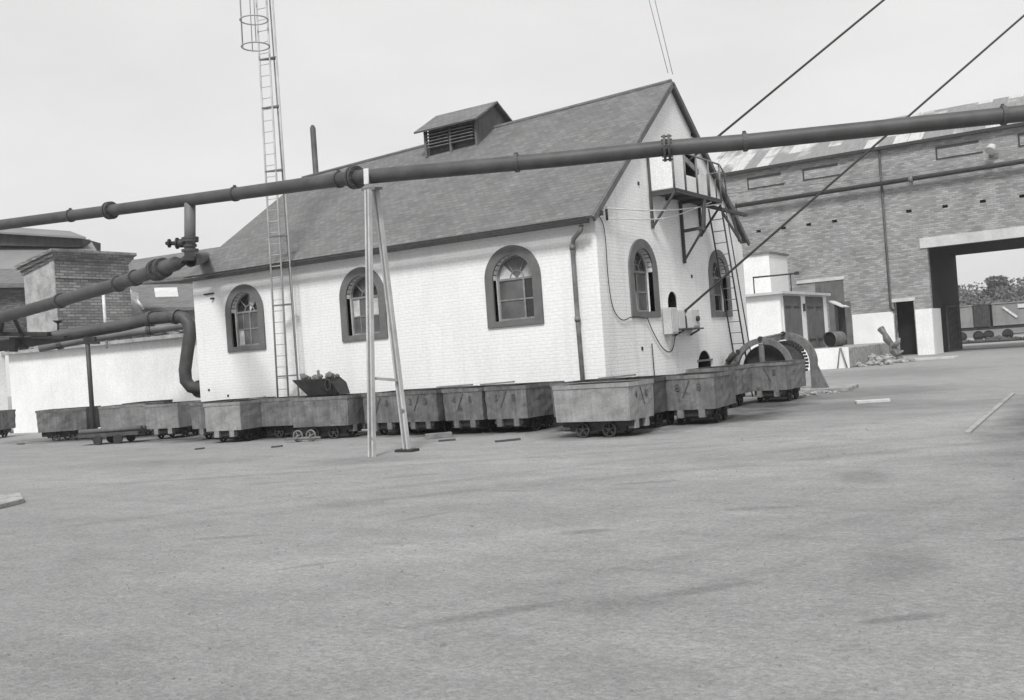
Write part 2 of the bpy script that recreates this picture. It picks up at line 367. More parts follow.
# gutter and downpipe
mb = MB(); mb.bar((RL-.15, -.34, EZ-.18), (RR-.08, -.34, EZ-.23), .11, .09); mb.build('gutter', M['iron'], eh)
mb = MB(); mb.tube([(-.18, -.3, EZ-.3), (-.22, -.28, EZ-.42), (-.5, -.12, EZ-.56), (-.56, -.09, EZ-.72), (-.56, -.09, 2.4), (-.53, -.09, .2)], .052, 8)
for z in (3.9, 2.3): mb.tube([(-.56, -.09, z), (-.56, -.09, z+.1)], .07, 8)
mb.build('downpipe', M['mid_iron'], eh)

def window(cx, fmap, kind, broken=0):
    rt_ = MB()
    def ring(mbx, out, inn, d0, d1):
        n = len(out)
        for i in range(n):
            a_, b_ = i, (i+1) % n
            q = [out[a_], out[b_], inn[b_], inn[a_]]
            lo = [fmap(u, v, d0) for u, v in q]; hi = [fmap(u, v, d1) for u, v in q]
            mbx.hexa(lo+hi)
    o_, i_ = arch(cx, WZ0, WZT, .771, 20), arch(cx, IB, IT, IW, 20)
    ring(rt_, o_, i_, -.045, .12)
    sur = rt_.build('window_surround', M['trim'], eh, bevel=.006)
    fr = MB(); ii = arch(cx, IB+.05, IT-.05, IW-.05, 20); ring(fr, i_, ii, .16, .22)
    zs = IT-IW
    def fb(a_, b_, wd=.035):
        A, B = Vector(fmap(a_[0], a_[1], .19)), Vector(fmap(b_[0], b_[1], .19)); fr.bar(A, B, wd, wd)
    fb((cx-IW, zs), (cx+IW, zs), .05); fb((cx-IW, (zs+IB)/2), (cx+IW, (zs+IB)/2))
    vx = cx+(.18 if kind == 3 else .0)
    fb((vx, IB), (vx, zs), .045)
    if kind != 3: fb((cx-.27, IB), (cx-.27, zs), .025)
    pr_ = .19; prev = None
    for i in range(9):
        a_ = math.pi*i/8; q = (cx+pr_*math.cos(a_), zs+pr_*math.sin(a_))
        if prev: fb(prev, q, .03)
        prev = q
    for an in ((60, 120) if kind == 3 else (45, 90, 135)):
        a_ = math.radians(an); fb((cx+pr_*math.cos(a_), zs+pr_*math.sin(a_)), (cx+IW*math.cos(a_), zs+IW*math.sin(a_)), .03)
    frame = fr.build('window_frame', M['grey_wood'], sur)
    # glass: lower panes + fan
    gl = MB(); mats = [M['shade_glass'], M['pale_glass'], M['dark_glass']]
    zm = (zs+IB)/2
    cols = [cx-IW, cx-.27, vx, cx+IW]
    rnd = random.Random(kind*7+broken)
    table = {1: [(1, 0), (0, 0), (0, 0)], 2: [(0, 1), (0, 0), (0, 1)], 3: [(0, 0), (0, 0), (2, 2)], 4: [(2, 0), (1, 2), (0, 0)], 5: [(2, 2), (0, 1), (2, 0)]}[kind]
    for ci in range(3):
        for ri, (za, zb) in enumerate(((IB, zm), (zm, zs))):
            f = gl.face([fmap(cols[ci], za, .19), fmap(cols[ci+1], za, .19), fmap(cols[ci+1], zb, .19), fmap(cols[ci], zb, .19)])
            f.material_index = table[ci][ri]
    fan = {1: [2, 1, 2, 2], 2: [2, 0, 0, 2], 3: [1, 0, 0, 1], 4: [2, 2, 0, 2], 5: [2, 2, 2, 2]}[kind]
    for k_ in range(4):
        a0, a1 = math.pi*k_/4, math.pi*(k_+1)/4; pts = [(cx, zs)]
        for j in range(5):
            a_ = a0+(a1-a0)*j/4; pts.append((cx+(IW-.02)*math.cos(a_), zs+(IW-.02)*math.sin(a_)))
        f = gl.face([fmap(u, v, .19) for u, v in pts]); f.material_index = fan[k_]
    gl.build('window_pane', mats, sur)
for i, x in enumerate(wxs): window(x, front, i+1)
window(wys[0], gable, 4); window(wys[1], gable, 5)
# near-black linings: shade painted into the sooty rope hole and the vents
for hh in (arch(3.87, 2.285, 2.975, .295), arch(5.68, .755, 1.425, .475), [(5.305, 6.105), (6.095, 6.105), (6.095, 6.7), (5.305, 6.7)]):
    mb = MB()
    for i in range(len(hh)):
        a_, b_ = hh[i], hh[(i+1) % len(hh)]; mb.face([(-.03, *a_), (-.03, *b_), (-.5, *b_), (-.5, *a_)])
    mb.face([(-.5, *p) for p in hh]); mb.build('shaded_recess', M['dark_void'], eh)
mb = MB(); mb.box((-.02, 5.16, 1.14), (.03, 6.2, 1.19)); mb.build('vent_bar', M['mid_iron'], eh)
# louvred ventilator on the ridge
ve = MB(); x0, x1 = -7.3, -5.5; yf, yb = 3.72, 5.48; zt = 8.46
for yy in (yf, yb):
    ve = MB()
    for j in range(6):
        z = 7.85+j*.09; s = -1 if yy == yf else 1
        for (a_, b_) in ((x0+.08, (x0+x1)/2-.03), ((x0+x1)/2+.03, x1-.08)): ve.bar((a_, yy+s*.03, z), (b_, yy+s*.03, z), .13, .02)
    lou = ve.build('louvre', M['mid_iron'], None, org=(0, 0, 0)); lou.parent = roof
ve = MB(); ve.box((x0+.05, yf+.08, 7.5), (x1-.05, yb-.08, zt)); o = ve.build('vent_box', M['dark_wood'], None); o.parent = roof
for xx in (x0, (x0+x1)/2, x1):
    for yy in (yf, yb): ve = MB(); ve.box((xx-.035, yy-.05, 7.6), (xx+.035, yy+.05, zt)); o = ve.build('corner_post', M['door_wood'], None); o.parent = roof
ve = MB()
ve.panel([(yf+.08, zt-.9), (yb-.08, zt-.9), (yb-.08, zt), (G/2, zt+.48), (yf+.08, zt)], [], lambda u, v, d: (x1+.03-d, u, v), .05)
o = ve.build('vent_gable_board', M['door_wood'], None); o.parent = roof
ve = MB()
ve.slab([(x0-.22, yf-.28, zt-.13), (x1+.2, yf-.28, zt-.13), (x1+.2, G/2, zt+.55), (x0-.22, G/2, zt+.55)], .05)
ve.slab([(x1+.2, yb+.28, zt-.13), (x0-.22, yb+.28, zt-.13), (x0-.22, G/2, zt+.55), (x1+.2, G/2, zt+.55)], .05)
o = ve.build('vent_roof', M['slate'], None); o.parent = roof
# small iron fittings on the walls
mb = MB(); mb.box((-12.9, -.05, 4.05), (-12.5, .02, 4.09)); mb.box((-12.6, -.08, 3.9), (-12.5, .02, 3.95)); mb.build('wall_bracket', M['iron'], eh)
for x, z in ((-.62, 3.45), (-.62, 2.5), (-1.0, .9), (-13, 1.3), (-12.2, 1.1)): mb = MB(); mb.box((x-.03, -.02, z-.03), (x+.03, .01, z+.03)); mb.build('wall_fixing', M['iron'], eh)
for y, z in ((5.9, 7.25), (2.35, 5.55), (5.2, 3.4), (1.9, 1.6)): mb = MB(); mb.box((-.01, y-.04, z-.04), (.02, y+.04, z+.04)); mb.build('wall_fixing', M['iron'], eh)
# staging on the gable: part of the building
def bits(name, m, par, lst):
    out = []
    for L_ in lst:
        mb = MB(); mb.bar(*L_); out.append(mb.build(name, m, par))
    return out
PX, PY0, PY1, PZ = .7, 2.92, 6.02, 5.36
pf = MB(); pf.box((.003, PY0, PZ), (PX, PY1, PZ+.045)); plat = pf.build('staging_deck', M['dark_wood'], eh)
bits('deck_joist', M['dark_wood'], plat, [((.004, y, PZ-.04), (PX-.02, y, PZ-.04), .05, .075) for y in (PY0+.03, 3.9, 4.9, PY1-.03)]+[((PX-.03, PY0+.06, PZ-.03), (PX-.03, PY1-.06, PZ-.03), .05, .055)])
for y in (PY0+.02, 3.65, 4.4, 5.2, PY1-.02): rl = MB(); rl.tube([(PX-.03, y, PZ+.04), (PX-.03, y, 6.35)], .026, 6); rl.build('rail_post', M['mid_iron'], plat)
rl = MB(); rl.tube([(PX-.03, PY0, 6.35), (PX-.03, PY1, 6.35), (PX-.03, PY1+.35, 6.15), (PX-.03, PY1+.4, PZ+.02)], .024, 6); rl.build('handrail', M['mid_iron'], plat)
rl = MB(); rl.tube([(.2, PY1+.3, PZ-.05), (.2, PY1+.3, 6.2), (PX-.03, PY1+.35, 6.2)], .028, 6); rl.build('handrail', M['mid_iron'], plat)
rl = MB(); rl.tube([(PX-.2, PY1+.1, PZ), (PX-.2, PY1+.1, 6.0), (PX-.05, PY1+.42, 6.0), (PX-.05, PY1+.42, PZ)], .02, 6); rl.build('handrail', M['mid_iron'], plat)
rl = MB(); rl.tube([(.04, PY0, 4.55), (.04, PY0, 6.4)], .03, 6); rl.build('rail_post', M['dark_wood'], plat)
sc = MB(); sc.box((.08, PY0+.01, PZ+.06), (PX-.06, PY0+.03, 6.3))
for i in range(9): sc.box((.09+.063*i, PY0-.004, PZ+.06), (.11+.063*i, PY0+.01, 6.3))
sc.build('side_screen', M['white_render'], plat)
bits('staging_bracket', M['dark_wood'], plat, [((.04, PY0, 4.5), (.04, PY0, PZ-.02), .06, .06), ((.05, PY0, 4.55), (PX-.05, PY0, PZ-.09), .05, .05),
 ((.045, 4.72, 3.72), (.045, 4.72, PZ-.02), .07, .07), ((.05, 4.72, 4.55), (.62, 4.72, 4.58), .06, .08), ((.05, 4.72, 3.8), (.62, 4.72, 4.56), .05, .05), ((.62, 4.72, 4.5), (.66, 4.8, PZ-.04), .07, .12),
 ((.04, 6.0, 4.5), (.04, 6.0, PZ-.02), .06, .06), ((.05, 6.0, 4.55), (PX-.05, 6.0, PZ-.09), .05, .05), ((.45, 5.2, PZ-.13), (.5, 8.3, PZ-.16), .1, .08)])
bits('hanging_board', M['dark_wood'], plat, [((.5, 7.2, 5.1), (.55, 7.5, 4.4), .03, .1), ((.45, 6.6, 5.15), (.6, 7.5, 4.35), .03, .08)])
bits('broken_board', M['grey_wood'], plat, [((.66, 3.7, 6.22), (.6, 4.7, 6.0), .03, .14)])
# gable ladder
gl = empty('iron_ladder', (.55, 7.2, 0), 'thin iron ladder standing against the gable end up to the staging', 'ladder')
a0, a1, b0, b1 = Vector((.04, 8.1, 0)), Vector((.38, 8.1, 0)), Vector((.2, 6.25, 5.25)), Vector((.56, 6.25, 5.25))
for q0, q1 in ((a0, b0), (a1, b1)):
    mb = MB(); mb.tube([q0, q1], .022, 6); mb.build('stile', M['iron'], gl)
for i in range(1, 17): mb = MB(); mb.tube([a0.lerp(b0, i/17), a1.lerp(b1, i/17)], .013, 5); mb.build('rung', M['mid_iron'], gl)
mb = MB(); mb.tube([Vector((.5, 7.9, 1.2)), Vector((.66, 6.3, 5.25))], .016, 6); mb.build('guard_rod', M['iron'], gl)
# shelf with fuse boxes by the rope hole
sh = empty('wall_shelf', (0, 4.4, 2.02), 'small shelf fixed below the square rope hole on the gable', 'shelf')
mb = MB(); mb.box((.01, 3.55, 1.99), (.32, 5.0, 2.03)); mb.build('board', M['dark_wood'], sh)
mb = MB()
for y in (3.8, 4.8): mb.bar((.02, y, 1.86), (.28, y, 1.98), .04, .04)
mb.build('bracket', M['iron'], sh)
def fusebox(y0, y1, z0, z1, d, label, knob=False):
    f = empty('fuse_box', (.16, (y0+y1)/2, z0), label, 'fuse box')
    mb = MB(); mb.box((.04, y0, z0), (.04+d, y1, z1)); mb.build('case', M['concrete'], f, bevel=.01)
    mb = MB(); mb.box((.045+d, y0+.04, z0+.05), (.06+d, y1-.04, z1-.05)); mb.build('cover', M['concrete'], f)
    if knob: mb = MB(); mb.tube([(.06+d, (y0+y1)/2, (z0+z1)/2), (.12+d, (y0+y1)/2, (z0+z1)/2)], .07, 10); mb.build('knob', M['iron'], f)
    return f
fusebox(3.12, 3.5, 1.9, 2.55, .22, 'tall pale fuse box at the left end of the gable shelf')
fusebox(3.56, 4.0, 1.95, 2.5, .2, 'pale fuse box on the shelf below the dark rope hole')
sb = fusebox(4.1, 4.35, 2.035, 2.35, .1, 'small dark block put in as the dark gap between the pale fuse boxes')
for ch in sb.children: ch.data.materials[0] = M['iron']  # blackened box added to stand in for the dark gap there
fusebox(4.5, 4.95, 2.035, 2.5, .2, 'fuse box with round black knob at right end of shelf', True)

def cable(name, pts, r, m, label, cat='cable', group=None, sub=6):
    P = [Vector(p) for p in pts]; out = []
    if len(P) > 2:
        for i in range(len(P)-1):
            p0, p1, p2, p3 = P[max(i-1, 0)], P[i], P[i+1], P[min(i+2, len(P)-1)]
            for j in range(sub):
                t = j/sub
                out.append(.5*((2*p1)+(p2-p0)*t+(2*p0-5*p1+4*p2-p3)*t*t+(3*p1-p0-3*p2+p3)*t**3))
        out.append(P[-1])
    else: out = P
    mb = MB(); mb.tube(out, r, 6); o = mb.build(name, m, org=P[0]); return tag(o, label, cat, group)
cable('wall_cable', [(.03, .1, 4.62), (.04, .35, 4.3), (.04, .36, 3.2), (.04, .5, 2.55), (.04, .9, 2.28), (.04, 1.5, 2.35), (.06, 2.2, 2.3)], .011, M['iron'], 'thin black cable looping down from the eaves corner to the first gable window')
cable('wall_cable', [(.06, 2.2, 2.3), (.05, 2.5, 1.95), (.05, 3.0, 1.55), (.05, 3.5, 1.5), (.06, 3.8, 1.98)], .013, M['iron'], 'sagging black cable from the gable window sill to the fuse boxes')
cable('conduit', [(.04, 2.4, .4), (.04, 2.38, 1.7)], .014, M['iron'], 'short vertical conduit on the gable wall above the tubs', 'pipe')
cable('feed_wire', [(.1, .1, 4.75), (.4, 3.0, 4.9), (.68, 6.0, 5.3)], .016, M['paint_white'], 'upper pale wire strung from the eaves corner to the gable staging', 'wire')
cable('feed_wire', [(.1, .5, 4.55), (.35, 3.0, 4.72), (.66, 5.3, 5.28)], .013, M['paint_white'], 'lower pale wire strung from the eaves corner under the gable staging', 'wire')
cable('aerial_wire', [(.1, 4.4, 8.6), (-1.1, 4.6, 14.5)], .008, M['wire'], 'left of two faint wires rising from the gable peak into the sky', 'wire')
cable('aerial_wire', [(.14, 4.6, 8.6), (-.9, 4.7, 14.5)], .008, M['wire'], 'right of two faint wires rising from the gable peak into the sky', 'wire')
mb = MB(); mb.box((0.02, .0, 4.58), (.16, .12, 4.68)); mb.tube([(.1, .4, 4.5), (.1, .4, 4.8)], .03, 8)
tag(mb.build('insulator', M['iron'], org=(0, 0, 4.6)), 'dark iron wire insulator at the eaves corner of the engine house', 'insulator')
RD = Vector((2.3734, 2.7175, 2.5137))
for p, lb in (((-.02, 4.38, 2.40), 'lower taut winding rope rising from the wall hole beside the fuse boxes'), ((-.1, 5.69, 6.5), 'upper taut winding rope rising from above the gable staging')):
    mb = MB(); mb.tube([Vector(p), Vector(p)+RD*11], .032, 8); tag(mb.build('winding_rope', M['rope'], org=p), lb, 'rope', 'winding ropes from the engine house')
# flue behind the roof
fl = MB(); fl.tube([(-13.9, 6.0, 0), (-13.9, 6.0, 10.05)], .1, 10); fl.tube([(-13.9, 6, 10.05), (-13.9, 6.0, 10.15)], [.1, .05], 10)
tag(fl.build('flue_pipe', M['pipe'], org=(-13.9, 6.0, 0)), 'narrow dark flue rising behind the far end of the slate roof', 'chimney')

# ------------------------------------------------------------------ brick winding hall on the right
BY = 44; BX0 = -14.6; BX1 = 22; BE = 12.75
bh = empty('brick_hall', (0, BY, 0), 'tall grey brick hall with patched sheet roof and wide dark gateway', 'building')
holes = [[(-1.05, -.0), (12.0, -.0), (12.0, 6.37), (-1.05, 6.37)], [(-3.2, .05), (-2.05, .05), (-2.05, 3.3), (-3.2, 3.3)]]
RH = 2.7
hx = [-12.9, -11.25, -9.6, -7.97, -6.35, -1.93, .1, 2.15, 4.2]
bf = lambda u, v, d: (u, BY+d, v)
for x in hx: holes.append([(x-.16, 8.6), (x+.16, 8.6), (x+.16, 8.78), (x-.16, 8.78)])
panels_ = [(-11.75, -9.5), (-8.1, -5.9), (-.18, 2.15), (4.2, 6.4)]
outer = [(BX0, 0), (-3.9, 0)]
mb = MB()
# the left wall, and the part right of the gateway, with the gateway cut down to the ground
outer = [(BX0, 0), (-1.05, 0), (-1.05, 6.37), (12, 6.37), (12, 0), (BX1, 0), (BX1, BE), (BX0, BE)]
mb.panel(outer, holes[1:], bf, .45)
mb.panel([(BY+.45, 0), (BY+10, 0), (BY+10, BE), (BY+.45, BE)], [], lambda u, v, d: (BX0+d, u, v), .4)
mb.build('brick_wall', M['brick'], bh)
for a_, b_ in panels_:
    mb = MB(); mb.box((a_, BY-.05, 12.14), (b_, BY-.002, 12.26)); mb.box((a_+.0, BY-.05, 11.5), (b_+.2, BY-.002, 11.56)); mb.box((a_, BY-.04, 11.56), (a_+.08, BY-.002, 12.14))
    mb.build('recess_edge', M['iron'], bh)
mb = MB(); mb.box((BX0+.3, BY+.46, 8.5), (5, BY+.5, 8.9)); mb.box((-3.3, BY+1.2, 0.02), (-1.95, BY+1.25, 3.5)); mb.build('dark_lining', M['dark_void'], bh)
mb = MB(); mb.box((-1.45, BY-.06, 6.37), (14, BY+.3, 6.98)); mb.build('gateway_lintel', M['concrete'], bh, bevel=.01)
# passage through the hall
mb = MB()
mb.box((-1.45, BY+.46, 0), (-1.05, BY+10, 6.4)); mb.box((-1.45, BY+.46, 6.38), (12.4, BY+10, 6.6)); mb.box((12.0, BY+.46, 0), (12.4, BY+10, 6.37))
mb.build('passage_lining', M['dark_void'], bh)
mb = MB(); mb.box((-2.0, BY-.03, 0), (-1.03, BY, 2.75)); mb.box((-1.045, BY-.03, 0), (-1.01, BY+2.6, 2.75)); mb.build('whitewashed_jamb', M['white_render'], bh)
mb = MB(); mb.box((-5.7, BY-.03, 0), (-3.25, BY-.002, 2.75)); mb.build('whitewashed_base', M['white_render'], bh)
mb = MB(); mb.box((-3.3, BY-.04, 3.3), (-1.95, BY-.002, 3.5)); mb.build('door_lintel', M['concrete'], bh)
# shut grey loading door
mb = MB(); mb.box((-7.85, BY-.03, 3.62), (-6.1, BY-.002, 5.0)); 
for i in range(6): mb.box((-7.8+.28*i, BY-.045, 3.62), (-7.77+.28*i, BY-.03, 5.0))
mb.build('boarded_door', M['door_wood'], bh)
mb = MB(); mb.box((-9.0, BY-.07, 5.0), (-6.0, BY-.002, 5.2)); mb.build('door_head', M['concrete'], bh)
mb = MB(); mb.box((-7.1, BY-.04, .0), (-5.75, BY-.002, 3.6)); mb.build('sliding_door', M['door_wood'], bh)
# drain pipe and roof
mb = MB(); mb.tube([(-3.35, BY-.1, 12.6), (-3.35, BY-.1, 3.0), (-3.2, BY-.1, 2.8)], .07, 8); mb.build('downpipe', M['pipe'], bh)
mb = MB(); mb.bar((BX0-.2, BY-.25, BE-.05), (BX1, BY-.25, BE-.05), .2, .18); mb.build('gutter', M['iron'], bh)
mb = MB(); mb.slab([(BX0-.3, BY-.3, BE+.03), (BX1, BY-.3, BE+.03), (BX1, BY+5, BE+RH), (BX0-.3, BY+5, BE+RH)], .08)
mb.slab([(BX0-.3, BY+10.3, BE+.03), (BX1, BY+10.3, BE+.03), (BX1, BY+5, BE+RH), (BX0-.3, BY+5, BE+RH)], .08)
rf = mb.build('sheet_roof', M['sheet'], bh)
# pipe along the wall
wp = empty('wall_pipe', (-4, BY-.4, 10.5), 'dark service pipe bracketed along the brick hall below its eaves', 'pipe')
mb = MB(); mb.tube([(BX0-4.5, BY-.42, 10.44), (4, BY-.42, 10.58), (BX1, BY-.42, 10.7)], .14, 10); mb.build('tube', M['iron'], wp)
for x in (-12.6, -1.9+0.3, 5.2, 9): 
    mb = MB(); mb.tube([(x-.12, BY-.42, 10.53), (x+.12, BY-.42, 10.53)], .2, 10); mb.bar((x, BY-.4, 10.5), (x, BY-.02, 10.3), .05, .05); mb.build('collar', M['mid_iron'], wp)
lamp = empty('wall_lamp', (2.9, BY, 11), 'pale round floodlight fixed high on the brick hall wall', 'lamp')
mb = MB(); mb.tube([(2.9, BY, 11.3), (2.9, BY-.5, 11.55)], .04, 6); mb.build('arm', M['iron'], lamp)
mb = MB(); mb.tube([(2.95, BY-.35, 11.75), (2.9, BY-.55, 11.65), (2.8, BY-.75, 11.4)], [.1, .22, .3], 14); mb.build('shade', M['canvas'], lamp)
mb = MB(); mb.box((2.65, BY-.1, 11.1), (3.15, BY-.002, 11.35)); mb.build('box', M['mid_iron'], lamp)
cable('aerial_wire', [(.7, 6.4, 5.6), (3, 28, 8.6), (7, BY-.6, 11.3)], .012, M['wire'], 'long thin wire from the staging along the brick hall', 'wire')
# lattice gate folded against the passage wall
gt = empty('lattice_gate', (-.8, BY+3, 0), 'dark iron lattice gate folded back inside the gateway', 'gate')
mb = MB()
for p, q in (((-.75, BY+3, .05), (-.75, BY+3, 2.9)), ((-.45, BY+5, .05), (-.45, BY+5, 2.9)), ((-.75, BY+3, .1), (-.45, BY+5, .1)), ((-.75, BY+3, 2.85), (-.45, BY+5, 2.85))): mb.bar(p, q, .07, .07)
mb.build('gate_frame', M['iron'], gt)
mb = MB()
for i in range(1, 8): mb.bar((-.75+.3*i/8, BY+3+2*i/8, .1), (-.75+.3*i/8, BY+3+2*i/8, 2.85), .03, .03)
for j in range(5): mb.bar((-.75, BY+3, .3+j*.5), (-.45, BY+5, .7+j*.5), .03, .03)
mb.build('lattice', M['iron'], gt)

# ------------------------------------------------------------------ platform, switch-house and neighbours
pl = empty('loading_platform', (-4, 30, 0), 'raised masonry platform with white end in front of the switch house', 'platform')
mb = MB(); mb.box((-10.5, 27.9, 0), (-1.95, 39, .96)); mb.build('masonry', M['stone'], pl, bevel=.04)
mb = MB(); mb.box((-10.5, 27.86, 0.0), (-1.93, 27.898, .98)); mb.build('white_face', M['white_render'], pl)
hs = empty('switch_house', (-6.6, 28.2, .96), 'small white flat-roofed switch house with two grey doors on the platform', 'building')
mb = MB(); mb.box((-8.4, 28.05, .96), (-5.05, 28.35, 3.75)); mb.box((-8.4, 28.36, .96), (-5.02, 36, 3.75)); mb.build('wall', M['white_render'], hs)
mb = MB(); mb.slab([(-8.7, 27.8, 3.88), (-4.8, 27.8, 3.88), (-4.8, 36.2, 3.88), (-8.7, 36.2, 3.88)], .13); mb.build('roof_slab', M['concrete'], hs, bevel=.01)
for (y0, y1) in ((28.5, 31.2), (32.1, 35.2)):
    for k_ in range(2):
        ya = y0+(y1-y0)*k_/2; yb_ = y0+(y1-y0)*(k_+1)/2-.03
        mb = MB(); mb.box((-5.02, ya, .98), (-4.97, yb_, 3.68)); 
        for i in range(1, 5): mb.box((-4.97, ya+(yb_-ya)*i/5-.012, .98), (-4.962, ya+(yb_-ya)*i/5+.012, 3.68))
        d = mb.build('door', M['door_wood'], hs)
        mb = MB()
        for z in (1.4, 3.1): mb.box((-4.96, ya+.05, z), (-4.94, yb_-.35, z+.07))
        mb.build('hinge', M['iron'], d)
mb = MB(); mb.bar((-4.96, 31.65, 2.9), (-4.96, 31.65, 3.3), .1, .1); mb.build('lock_box', M['iron'], hs)
tw = empty('stair_tower', (-7.5, 37, 0), 'plain white rendered block rising behind the switch house', 'building')
mb = MB(); mb.box((-11.4, 36.3, 0), (-8.15, 39.6, 6.5)); mb.build('wall', M['white_render'], tw)
mb = MB(); mb.box((-11.5, 36.2, 6.5), (-8.05, 39.7, 6.62)); mb.build('coping', M['mid_iron'], tw)
rail = MB(); rail.tube([(-8.0, 33.0, 5.0), (-5.8, 33.4, 5.0)], .05, 6); rail.tube([(-6.1, 33.4, 3.8), (-6.1, 33.4, 5.0)], .035, 6); rail.tube([(-8.0, 33.0, 3.8), (-8.0, 33.0, 5.05)], .035, 6); rail.box((-5.85, 33.3, 4.92), (-5.65, 33.5, 5.1))
tag(rail.build('roof_rail', M['iron'], org=(-7, 33.2, 3.88)), 'short iron rail standing on the switch house roof', 'rail')
ho = empty('door_canopy', (-4, 36.5, 3), 'small tilted canopy sheltering a doorway behind the switch house', 'canopy')
mb = MB(); mb.slab([(-4.98, 36.2, 3.5), (-4.2, 36.2, 3.1), (-4.2, 37.6, 3.1), (-4.98, 37.6, 3.5)], .06); mb.build('hood', M['concrete'], ho)
mb = MB(); mb.bar((-4.6, 36.3, .96), (-4.6, 36.3, 3.1), .12, .12)
mb.build('post', M['iron'], ho)
mb = MB(); mb.box((-4.95, 37.3, 1.0), (-4.4, 37.36, 3.3)); mb.build('screen', M['iron'], ho)
dr = empty('steel_drum', (-4.2, 33.6, .96), 'dark open steel drum lying on its side on the platform', 'drum')
mb = MB(); c = Vector((-4.25, 33.2, 1.36)); ax = Vector((.35, 1, 0)).normalized()
mb.tube([c, c+ax*.02, c+ax*.35, c+ax*.7, c+ax*1.0], [.4, .4, .39, .4, .4], 20, cap=False); mb.tube([c+ax*.98, c+ax*1.0], .4, 20)
for t in (0.01, .34, .68): mb.tube([c+ax*t, c+ax*(t+.03)], .415, 20, cap=False)
mb.build('shell', M['tub'], dr)
mb = MB(); mb.tube([c+ax*.12, c+ax*.14], .385, 20); mb.build('inside', M['dark_void'], dr)
mb = MB(); 
for p, q in (((-2.0, 27.7, 0.02), (-2.25, 27.78, .96)), ((-2.45, 27.72, 0.02), (-2.3, 27.78, .96))): mb.tube([p, q], .03, 6)
tag(mb.build('iron_rod', M['mid_iron'], org=(-2.2, 27.7, 0)), 'pair of thin rods leaning on the white end of the platform', 'rods')
def rock_pile(name, cx, cy, rx, ry, h, n, smin, smax, seed, label):
    rd = random.Random(seed); mb = MB()
    for i in range(n):
        a_ = rd.random()*6.28; r = rd.random()**.6; x = cx+rx*r*math.cos(a_); y = cy+ry*r*math.sin(a_); s = rd.uniform(smin, smax); z = h*(1-r)*rd.random()
        res = bmesh.ops.create_icosphere(mb.bm, subdivisions=1, radius=s)
        sc_ = (rd.uniform(.6, 1.5), rd.uniform(.6, 1.5), rd.uniform(.35, .8))
        for v in res['verts']:
            j = rd.uniform(.75, 1.2); v.co = Vector((v.co.x*sc_[0]*j+x, v.co.y*sc_[1]*j+y, v.co.z*sc_[2]*j+z+s*.2))
    return tag(mb.build(name, M['stone'], org=(cx, cy, 0)), label, 'rubble', kind='stuff')
rock_pile('rubble', -1.6, 32.0, 1.6, 3.5, .5, 150, .05, .22, 3, 'heap of broken stone beside the platform')
rock_pile('rubble', 2.1, 8.1, .7, .8, .05, 50, .02, .07, 5, 'broken debris round the old rope drum')
# leaning timber stump
st = empty('timber_stump', (-.9, 34.5, 0), 'gnarled timber post leaning on the rubble by the dark doorway', 'post')
mb = MB(); mb.tube([(-.75, 33.2, 0), (-.9, 33.25, .3), (-1.1, 33.3, .6), (-1.2, 33.35, .9), (-1.42, 33.4, 1.2), (-1.5, 33.4, 1.45), (-1.7, 33.5, 1.75)], [.24, .13, .22, .14, .2, .13, .19], 7, smooth=False); mb.build('trunk', M['tub'], st)
mb = MB(); mb.tube([(-1.1, 33.2, .7), (-.8, 33.1, 1.0), (-.75, 33.1, 1.2)], [.1, .12, .07], 7); mb.tube([(-.95, 33.2, .3), (-.6, 33.0, .55)], [.09, .05], 7); mb.tube([(-.7, 33, .1), (-.1, 32.7, .05)], [.07, .03], 6); mb.build('branch_stub', M['grey_wood'], st)
def slabthing(name, pts, z0, z1, m, label, cat):
    mb = MB(); mb.hexa([(x, y, z0) for x, y in pts]+[(x, y, z1) for x, y in pts])
    return tag(mb.build(name, m, org=(pts[0][0], pts[0][1], z0), bevel=.01), label, cat)
slabthing('threshold_slab', [(-1.2, 33.2), (1.7, 33.4), (1.8, 34.2), (-1.1, 34.0)], 0, .12, M['concrete'], 'low pale slab lying in front of the dark doorway', 'slab')
slabthing('pale_plank', [(4.4, 3.6), (5.05, 3.95), (5.0, 4.15), (4.3, 3.8)], 0, .07, M['canvas'], 'pale plank lying on the yard right of the tubs', 'plank')
slabthing('concrete_slab', [(-4.6, -10.75), (-3.75, -11.2), (-3.5, -11.7), (-5.6, -12.2)], 0, .07, M['stone'], 'pale concrete slab lying at the left edge of the yard', 'slab')
slabthing('timber_block', [(-2.95, -2.75), (-2.55, -2.35), (-2.68, -2.22), (-3.08, -2.62)], 0, .11, M['grey_wood'], 'short sawn timber lying beside the trestle foot', 'timber')
slabthing('kerb_stone', [(7.7, -3.4), (7.78, -3.4), (7.44, 5.2), (7.36, 5.2)], 0, .035, mat('kerb_dust', .31, .25, 3), 'thin pale edging strip at the right side of the yard', 'kerb')
slabthing('drum_footing', [(1.2, 8.9), (2.9, 8.8), (2.7, 10.7), (1.1, 10.3)], 0, .1, M['stone'], 'cracked concrete footing right of the old rope drum', 'slab')
